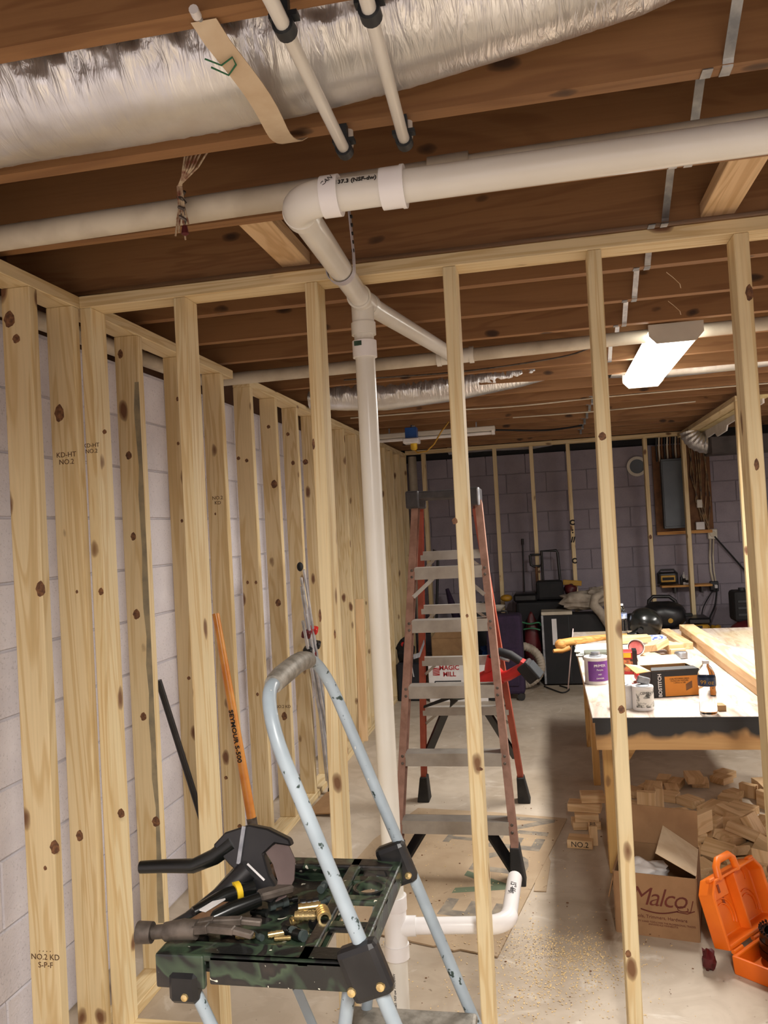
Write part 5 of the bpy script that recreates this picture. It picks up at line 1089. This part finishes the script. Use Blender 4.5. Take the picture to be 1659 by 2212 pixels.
# the little stack left of the front leg
for (x, y, z, s, yw_, lb) in ((.075,3.98,.020,0,-.15,'lettered offcut lying nearest in the small stack left of the bench leg'), (.11,4.22,.020,1,.1,'bottom offcut of the small stack left of the bench leg'), (.115,4.21,.060,0,.0,'second offcut of the small stack left of the bench leg'),
    (.11,4.24,.099,3,-.15,'widest upper offcut of the small stack left of the bench leg'), (.15,4.26,.138,0,.05,'topmost offcut of the small stack left of the bench leg'), (.135,4.02,.045,2,1.5,'upright offcut beside the lettered one left of the bench leg')):
    o = offcut(x, y, z if 'upright' not in lb else .046, (0,0,yw_) if 'upright' not in lb else (0,PI/2,yw_-1.5), SIZES[s], lb)
    if 'lettered' in lb: text('offcut_print', 'NO.2', .035, Matrix.Translation(-V((0,0,0))) @ frame((x-.006,y-.0452,z), (1,-.15,0), (0,0,1)), M_INK, o).matrix_parent_inverse = Matrix.Rotation(-yw_, 4, 'Z')
# sawdust and crumbs: nobody could count them
random.seed(9)
b = B()
for i in range(2600):
    q = random.random()
    if q < .6: x, y = random.gauss(.0,.12), random.gauss(2.98,.10)
    elif q < .8: x, y = random.gauss(-.12,.14), random.gauss(2.72,.1)
    else: x, y = random.uniform(-.75,.35), random.uniform(2.45,4.2)
    if abs(x-.17) < .05 and y > 3: continue
    s = random.uniform(.0015,.005); a = random.uniform(0,PI); z = .0085 if y > 2.95 and x < -.05 else .001
    c, d = math.cos(a)*s, math.sin(a)*s
    b.poly([(x-c,y-d,z),(x+d*.5,y-c*.5,z),(x+c,y+d,z+s*.5),(x-d*.5,y+c*.5,z+s*.3)], [(0,1,2),(0,2,3)])
o = build('sawdust', b, plain('sawdust', (226,200,150), .9, c2=(196,164,112), scale=200)); tag(o, 'pale sawdust scattered on the concrete in front of the carton', 'sawdust', kind='stuff')
b = B()
for i in range(150):
    x, y = random.uniform(-.95,.45), random.uniform(2.5,4.6); s = random.uniform(.0015,.0055)*random.choice((.6,1,1)); b.blob((x,y,.009), (s,s*.7,s*.4), 6, 4, .4)
o = build('debris', b, M_PLYB); tag(o, 'dark crumbs of dirt scattered over the floor', 'dirt', kind='stuff')
# ------------------------------------------------------------------ back of the room
# vent, electrical panel, cables
t = thing('wall_vent', (.93, 8.58, 1.90), 'round pale vent cap with a grey centre on the far block wall', 'vent')
rm = Matrix.Rotation(PI/2, 4, 'X')
build('flange', B().pipe((.93,8.612,2.03), (.93,8.585,2.03), .100, .072, 28), M_HOUSING, t, smooth=40)
build('flap', B().lathe([(.079,.004),(.074,.012),(0,.014)], (.93,8.612,2.03), 28, rm), M_PANEL, t, smooth=40)
t = thing('electrical_panel', (1.25, 8.57, 1.35), 'tall grey electrical panel on brown backing boards at the far wall', 'panel')
build('backer_board', B().mm((1.08,8.585,1.33), (1.62,8.611,2.22)), M_PLYB, t)
build('cabinet', B().mm((1.145,8.49,1.39), (1.375,8.585,2.08)), M_PANEL, t, bevel=.004)
build('door', B().mm((1.155,8.482,1.41), (1.365,8.491,2.06)), M_PANEL, t, bevel=.003)
build('sill', B().mm((1.08,8.55,1.33), (1.60,8.585,1.36)), M_OAK, t)
build('switch_box', B().mm((1.47,8.54,1.58), (1.52,8.585,1.66)), M_HOUSING, t, bevel=.003)
build('junction_box', B().mm((1.45,8.54,1.365), (1.53,8.585,1.44)), M_WHITE, t, bevel=.003)
cbx = B()
random.seed(2)
for i in range(7):
    x = 1.43+.025*i; cbx.tube([(x,8.575,2.2),(x+random.uniform(-.03,.03),8.565,1.9),(x+random.uniform(-.05,.05),8.56,1.65),(1.56+random.uniform(-.04,.04),8.565,1.36)], .006, 6)
build('cable_run', cbx, plain('tan_cable', (150,120,80), .6, c2=(70,60,56), scale=12), t, smooth=60)
for i in range(11): build('upper_cable', B().tube([(1.12+.026*i,8.55,2.06),(1.12+.026*i,8.56,2.2),(1.12+.026*i,8.50,2.31)], .008, 6), (M_CLIP, M_PVCD, M_PLYB)[i % 3], t, smooth=60)
t = thing('outlet_box', (1.60, 8.58, 1.27), 'pale round outlet box under the panel board at the far wall', 'outlet')
build('box', B().box((1.605,8.59,1.315), (.09,.04,.10)), M_HOUSING, t, bevel=.008)
build('socket', B().lathe([(.03,0),(.028,.006),(0,.007)], (1.605,8.57,1.315), 16, rm), M_PVCD, t, smooth=40)
t = thing('outlet_box', (1.585, 8.58, .76), 'low dark outlet box with plugs hanging below the far panel', 'outlet')
build('box', B().box((1.59,8.59,.80), (.08,.04,.10)), M_CLIP, t, bevel=.006)
build('plug', B().box((1.60,8.555,.80), (.03,.04,.035)), M_WHITE, t, bevel=.005)
build('plug', B().box((1.565,8.555,.79), (.04,.05,.05)), M_BLACK, t, bevel=.005)
tag(build('conduit', B().tube([(1.585,8.598,1.27),(1.57,8.60,1.1),(1.57,8.60,.95),(1.585,8.598,.84)], .011, 8).tube([(1.615,8.598,1.27),(1.60,8.60,1.1),(1.60,8.60,.95),(1.61,8.598,.84)], .008, 8), M_PVCD, smooth=60), 'two pale cables running down between the far outlet boxes', 'cable')
cable([(1.62,8.57,1.29),(1.75,8.58,1.12),(1.95,8.58,.87),(2.2,8.58,.70)], .008, M_BLACKM, 'black power cord sloping right from the far outlet box')
cable([(1.61,8.56,.78),(1.57,8.50,.62),(1.50,8.45,.48),(1.50,8.40,.35)], .008, M_BLACKM, 'black cord dropping from the low far outlet')
cable([(1.57,8.56,.76),(1.46,8.5,.6),(1.43,8.45,.45),(1.44,8.4,.3)], .006, M_BLACKM, 'thin cord dropping left of the low far outlet')
t = thing('wall_shelf', (1.30, 8.5, .80), 'narrow wooden shelf on the far block wall', 'shelf')
build('board', B().mm((1.08,8.44,.815), (1.55,8.61,.833)), M_OAK, t)
build('bracket', B().mm((1.2,8.47,.75), (1.215,8.61,.815)), M_BLACK, t); build('bracket', B().mm((1.45,8.47,.75), (1.465,8.61,.815)), M_BLACK, t)
t = thing('job_radio', (1.14, 8.5, .83), 'black and ochre job site radio on the far wall shelf', 'radio')
build('case', B().box((1.145,8.51,.905), (.19,.10,.12)), M_BLACK, t, bevel=.03, seg=3)
build('front_plate', B().box((1.145,8.458,.90), (.135,.008,.065)), M_DEVYEL, t, bevel=.003)
build('grille', B().box((1.145,8.453,.90), (.11,.004,.028)), M_BLACKM, t)
build('roll_bar', B().tube([(1.055,8.50,.85),(1.055,8.50,.95),(1.085,8.50,.985),(1.205,8.50,.985),(1.235,8.50,.95),(1.235,8.50,.85)], .009, 8), M_BLACK, t, smooth=60)
for x, h, m_, lb in ((1.275,.10,M_BLACK,'thin black tube beside the radio'), (1.30,.125,M_WHITE,'white glue bottle on the far shelf'), (1.325,.09,M_LABELW,'short white bottle with a dark label on the far shelf')):
    tt = thing('glue_bottle', (x,8.5,.834), lb, 'bottle')
    build('body', B().lathe([(.013,0),(.014,.004),(.014,h*.7),(.005,h*.85),(.004,h),(0,h)], (x,8.5,.834), 12), m_, tt, smooth=50)
    build('label', B().pipe((x,8.5,.834+h*.2),(x,8.5,.834+h*.5), .0146, .0141, 12), M_INK, tt, smooth=50)
# floor clutter, right to left
t = thing('air_compressor', (1.02, 8.0, 0), 'black portable air compressor with a carry handle and silver blue tank behind the workbench', 'compressor')
build('tank', B().blob((1.06,7.85,.36), (.17,.16,.12), 24, 14), M_SILVERT, t, smooth=70)
build('shroud', B().blob((1.02,8.0,.60), (.20,.16,.13), 22, 14, .12, 2.0, None, .85), M_BLACK, t, smooth=60)
build('handle', B().tube([(.88,8.0,.60),(.90,8.0,.74),(.94,8.0,.775),(1.08,8.0,.77),(1.13,8.0,.73),(1.17,8.0,.62)], .017, 12), M_BLACK, t, smooth=60)
build('regulator', B().box((1.22,7.96,.60), (.10,.05,.03)), M_BLACKM, t, bevel=.006)
build('gauge', B().lathe([(.022,0),(.022,.014),(0,.015)], (1.06,7.85,.565), 14, rm), M_DEVYEL, t, smooth=40)
build('base', B().mm((.90,7.75,0), (1.2,7.99,.26)), M_BLACKM, t, bevel=.02)
t = thing('yellow_case', (1.33, 8.1, 0), 'ochre and black power tool case behind the workbench', 'case')
build('body', B().mm((1.25,8.02,.0), (1.43,8.3,.50)), M_DEVYEL, t, bevel=.02)
build('black_lid', B().mm((1.24,8.01,.50), (1.44,8.31,.56)), M_BLACK, t, bevel=.015)
build('dark_panel', B().mm((1.27,8.005,.46), (1.36,8.02,.49)), M_BLACK, t)
o = build('yellow_bag', B().blob((1.515,8.2,.40), (.065,.10,.07), 16, 10, .5, 2).blob((1.515,8.2,.17), (.065,.12,.18), 16, 10, .3, 2), M_DEVYEL, smooth=70); tag(o, 'crumpled ochre tool bag beside the yellow case', 'bag')
t = thing('pressure_washer', (1.78, 8.0, 0), 'red machine with a black engine block at the far right', 'machine')
build('red_shroud', B().blob((1.80,7.95,.40), (.24,.20,.15), 22, 14, .1, 1.6), M_DKRED, t, smooth=60)
build('engine', B().box((1.80,8.05,.66), (.34,.26,.28)), M_BLACKM, t, bevel=.03, seg=2)
build('cooling_fins', B().mm((1.66,7.91,.58),(1.94,7.92,.60)).mm((1.66,7.91,.64),(1.94,7.92,.66)).mm((1.66,7.91,.70),(1.94,7.92,.72)), M_CLIP, t)
build('cap', B().lathe([(.03,0),(.03,.025),(0,.027)], (1.72,8.02,.80), 14), M_CLIP, t, smooth=40)
build('base', B().mm((1.58,7.8,0),(2.0,8.2,.28)), M_BLACKM, t, bevel=.02)
o = build('tarpaulin', B().blob((1.5,7.45,.16), (.30,.18,.18), 22, 14, .4, 1.8), plain('plum_tarp', (56,34,52), .8), smooth=70); tag(o, 'dark plum tarpaulin heap at the far right floor', 'tarpaulin')
t = thing('black_cabinet', (.12, 7.9, 0), 'black upright cabinet with a grey top rim and white paper strip', 'cabinet')
build('carcass', B().mm((-.082,7.80,.015), (.50,8.03,.655)), M_BLACKM, t, bevel=.005)
build('top_rim', B().mm((-.092,7.79,.655), (.19,8.035,.685)), M_PVCD, t, bevel=.003)
build('edge_trim', B().mm((-.093,7.785,.02), (-.075,7.80,.655)), M_GALV, t)
build('paper_strip', B().mm((.0,7.794,.38), (.044,7.7995,.62)), M_WHITE, t)
build('door_gap', B().mm((.150,7.796,.04), (.156,7.7995,.64)), M_CLIP, t)
o = build('drop_cloth', B().blob((.32,7.93,.765), (.22,.12,.08), 30, 18, .45, 2.4).blob((.45,7.92,.83), (.12,.11,.06), 22, 14, .5, 3.0), M_CANVAS, smooth=70); tag(o, 'heap of beige canvas drop cloths on the black cabinet', 'cloth')
o = build('hanging_cloth', B().tube([(.47,7.80,.84),(.40,7.77,.80),(.385,7.76,.74),(.45,7.755,.66),(.51,7.755,.55),(.53,7.76,.44)], [.03,.04,.045,.042,.04,.03], 14), M_CANVAS, smooth=70); tag(o, 'long pale fold of canvas hanging down the cabinet front', 'cloth')
t = thing('tool_tote', (-.05, 8.2, 0), 'big black rolling tool tote with a telescopic pull handle by the back studs', 'tote')
build('lower_bin', B().mm((-.33,8.05,.30), (.16,8.295,.76)), M_BLACKM, t, bevel=.03, seg=2)
build('lid', B().mm((-.35,8.04,.76), (-.12,8.30,.84)), M_BLACK, t, bevel=.02)
build('upper_bin', B().mm((-.13,8.10,.765), (.13,8.295,.95)), M_BLACKM, t, bevel=.03, seg=2)
build('base', B().mm((-.3,8.05,0), (.15,8.295,.30)), M_BLACKM, t, bevel=.02)
build('pull_handle', B().tube([(-.06,8.275,.95),(-.06,8.28,1.235),(.085,8.28,1.235),(.095,8.28,1.21),(.105,8.275,.95)], .014, 10), M_BLACK, t, smooth=60)
o = build('red_bag', B().blob((.20,8.2,.85), (.06,.07,.06), 14, 10, .4, 2), M_DKRED, smooth=70); tag(o, 'dark red bundle on the right shoulder of the rolling tote', 'bundle')
o = build('yellow_level', B().box((.22,8.30,.91), (.18,.03,.05), (0,.1,0)), M_DEVYEL, bevel=.004); tag(o, 'short ochre level lying behind the canvas heap', 'level')
t = thing('spade', (-.13, 8.31, .5), 'spade with a black D grip standing behind the rolling tote', 'spade')
build('grip', B().tube([(-.175,8.327,1.20),(-.17,8.327,1.10),(-.14,8.327,1.085),(-.09,8.327,1.085),(-.065,8.327,1.10),(-.06,8.327,1.20),(-.175,8.327,1.20)], .013, 10), M_BLACK, t, smooth=60)
build('shaft', B().tube([(-.118,8.327,1.085),(-.115,8.325,.80)], .014, 10), M_PLYB, t, smooth=60)
t = thing('black_pole', (-.247, 8.55, .6), 'thin black pole with thicker tip leaning on the back block wall', 'pole')
build('shaft', B().tube([(-.247,8.59,1.32),(-.27,8.50,.02)], .007, 8), M_BLACK, t, smooth=60)
build('tip', B().tube([(-.246,8.592,1.36),(-.247,8.588,1.30)], .013, 8), M_BLACK, t, smooth=60)
t = thing('vacuum_hose', (-.25, 7.62, 0), 'coiled beige ribbed vacuum hose standing behind the purple suitcase', 'hose')
hpz = []
for i in range(60):
    a = R(150)-R(235)*i/59; hpz.append((-.305+.19*math.cos(a), 7.60+.0008*i, .225+.18*math.sin(a)))
build('coil', B().tube(hpz, [.036+.004*(i % 2) for i in range(60)], 14), M_HOSE, t, smooth=30)
build('cuff', B().tube([hpz[-1], V(hpz[-1])+V((-.10,-.02,-.01))], .045, 14), M_CLIP, t, smooth=40)
t = thing('suitcase', (-.42, 7.3, 0), 'dark purple upright suitcase behind the ladder', 'suitcase')
build('body', B().mm((-.565,7.18,.05), (-.255,7.42,.735)), M_PURPLE, t, bevel=.03, seg=2)
build('front_pocket', B().mm((-.53,7.165,.12), (-.30,7.185,.45)), M_PURPLE, t, bevel=.01)
for x in (-.53, -.29): build('wheel', B().tube([(x,7.17,.032),(x,7.24,.032)], .032, 14), M_BLACK, t, smooth=40)
build('top_handle', B().tube([(-.47,7.3,.735),(-.47,7.3,.76),(-.38,7.3,.76),(-.38,7.3,.735)], .009, 8), M_BLACK, t, smooth=60)
t = thing('mixer_carton', (-.83, 7.3, 0), 'white carton printed with red letters on the floor behind the ladder', 'box')
build('carton', B().mm((-1.085,7.16,0), (-.575,7.45,.345)), M_WHITE, t, bevel=.003)
text('brand_print', 'MAGIC\nMILL', .056, frame((-.900,7.1592,.268), (1,0,0), (0,0,1)), M_REDINK, t, bold=.0015)
build('logo_square', B().mm((-1.045,7.1585,.232), (-.985,7.1605,.298)), M_REDINK, t)
lb_ = B()
for k in range(4): lb_.bar((-1.043,7.1578,.240+.013*k), (-.987,7.1578,.250+.014*k), .004, .001, (0,-1,0))
build('logo_stripe', lb_, M_WHITE, t)
pb = B().bar((-1.03,7.159,.18), (-.80,7.159,.18), .01, .001, (0,-1,0)).bar((-1.03,7.159,.18), (-1.03,7.159,.15), .01, .001, (0,-1,0))
for k in range(4): pb.bar((-.86,7.159,.03+.025*k), (-.66,7.159,.035+.025*k), .012, .001, (0,-1,0))
build('picture_print', pb, M_CLIP, t)
build('picture_print', B().prism([(0,0),(.16,-.01),(.18,.05),(.12,.09),(.02,.05)], .001, frame((-.98,7.1586,.06), (1,0,0), (0,0,1))), M_TEAL, t)
t = thing('brown_carton', (-.85, 7.7, 0), 'open brown carton behind the white printed carton', 'box')
build('carton', B().mm((-1.10,7.55,0), (-.71,7.85,.50)), M_CARD, t, bevel=.003)
panel('flap', [(-1.10,7.55,.50),(-.71,7.55,.50),(-.70,7.62,.60),(-1.06,7.60,.56)], M_CARD, t)
panel('flap', [(-.71,7.85,.50),(-1.1,7.85,.50),(-1.12,7.9,.62),(-.7,7.9,.64)], M_CARD, t)
o = build('blue_tarp', B().blob((-.62,7.7,.20), (.07,.12,.22), 14, 10, .4, 2), M_BLUE, smooth=70); tag(o, 'strip of blue plastic between the brown carton and the suitcase', 'tarp')
t = thing('tool_bin', (-1.30, 7.35, 0), 'dark bin with bright tool shafts sticking out at the foot of the left wall', 'bin')
build('bin', B().mm((-1.375,7.2,0), (-1.15,7.5,.34)), plain('navy_bin', (24,26,34), .6), t, bevel=.015)
build('tool_bundle', B().blob((-1.30,7.3,.42), (.08,.09,.12), 16, 10, .6, 3), M_BLACKM, t, smooth=50)
for i, x in enumerate((-1.29,-1.25)): build('shaft', B().tube([(x,7.19,.42),(x+.03,7.18,.22)], .006, 8), M_CHROME, t, smooth=60)
build('red_grip', B().blob((-1.31,7.24,.50), (.022,.02,.022), 10, 8), M_RED, t, smooth=60)
t = thing('corner_pipe', (-1.33, 8.55, 0), 'grey vertical pipe in the far left corner behind the studs', 'pipe')
build('pipe', B().tube([(-1.34,8.52,.0),(-1.34,8.52,2.28)], .045, 16), M_PVCD, t, smooth=40)
build('collar', B().tube([(-1.34,8.52,1.55),(-1.34,8.52,1.63)], .056, 16), M_CLIP, t, smooth=40)
o = build('umbrella', B().tube([(-1.02,8.3,.90),(-.98,8.28,.75),(-.90,8.25,.5),(-.85,8.22,.02)], [.018,.035,.045,.015], 12), M_PURPLE, smooth=60); tag(o, 'furled dark purple umbrella leaning in the far left corner', 'umbrella')
o = build('bent_pipe', B().tube([(-1.16,8.3,1.2),(-1.13,8.3,1.3),(-1.09,8.3,1.28),(-1.10,8.3,1.16),(-1.14,8.28,.6),(-1.14,8.25,.02)], .014, 8), M_BLACK, smooth=60); tag(o, 'black bent tube handle standing in the far left corner', 'handle')
# low heap between suitcase and tote
random.seed(31)
for (x, y, d, m_, lb) in ((-.36,7.87,(.08,.08,.28),M_BLACKM,'black bag behind the purple suitcase'), (-.19,7.89,(.075,.07,.33),M_DKRED,'dark red bag behind the beige hose'), (-.66,8.1,(.18,.12,.38),M_CLIP,'dark grey bag in the middle of the far clutter'), (.72,8.1,(.12,.12,.30),M_BLACKM,'black bag right of the canvas cloths')):
    o = build('bag', B().blob((x,y,d[2]), d, 18, 12, .3, 2), m_, smooth=70); tag(o, lb, 'bag')
cable([(-.28,7.80,.60),(-.20,7.80,.58),(-.12,7.80,.59),(-.10,7.82,.56)], .008, M_GREENC, 'green cord draped in front of the black tote')
cable([(-.26,7.80,.53),(-.18,7.79,.54),(-.11,7.80,.52)], .008, M_GREENC, 'second green cord just below the first')
cable([(-.10,7.75,.008),(-.03,7.6,.008),(.06,7.45,.008),(.12,7.6,.008),(.04,7.77,.008)], .006, M_BLACKM, 'thin black cord looping on the floor by the black cabinet')
o = build('ochre_hat', B().blob((-.42,8.12,.80), (.06,.05,.035), 12, 8), M_DEVYEL, smooth=60); tag(o, 'ochre hat on top of the far clutter', 'hat')
o = build('white_bowl', B().lathe([(.03,0),(.07,.05),(.066,.05),(.028,.006),(0,.006)], (-.46,7.3,.762), 16), M_HOUSING, smooth=60); tag(o, 'pale bowl standing on the purple suitcase', 'bowl')
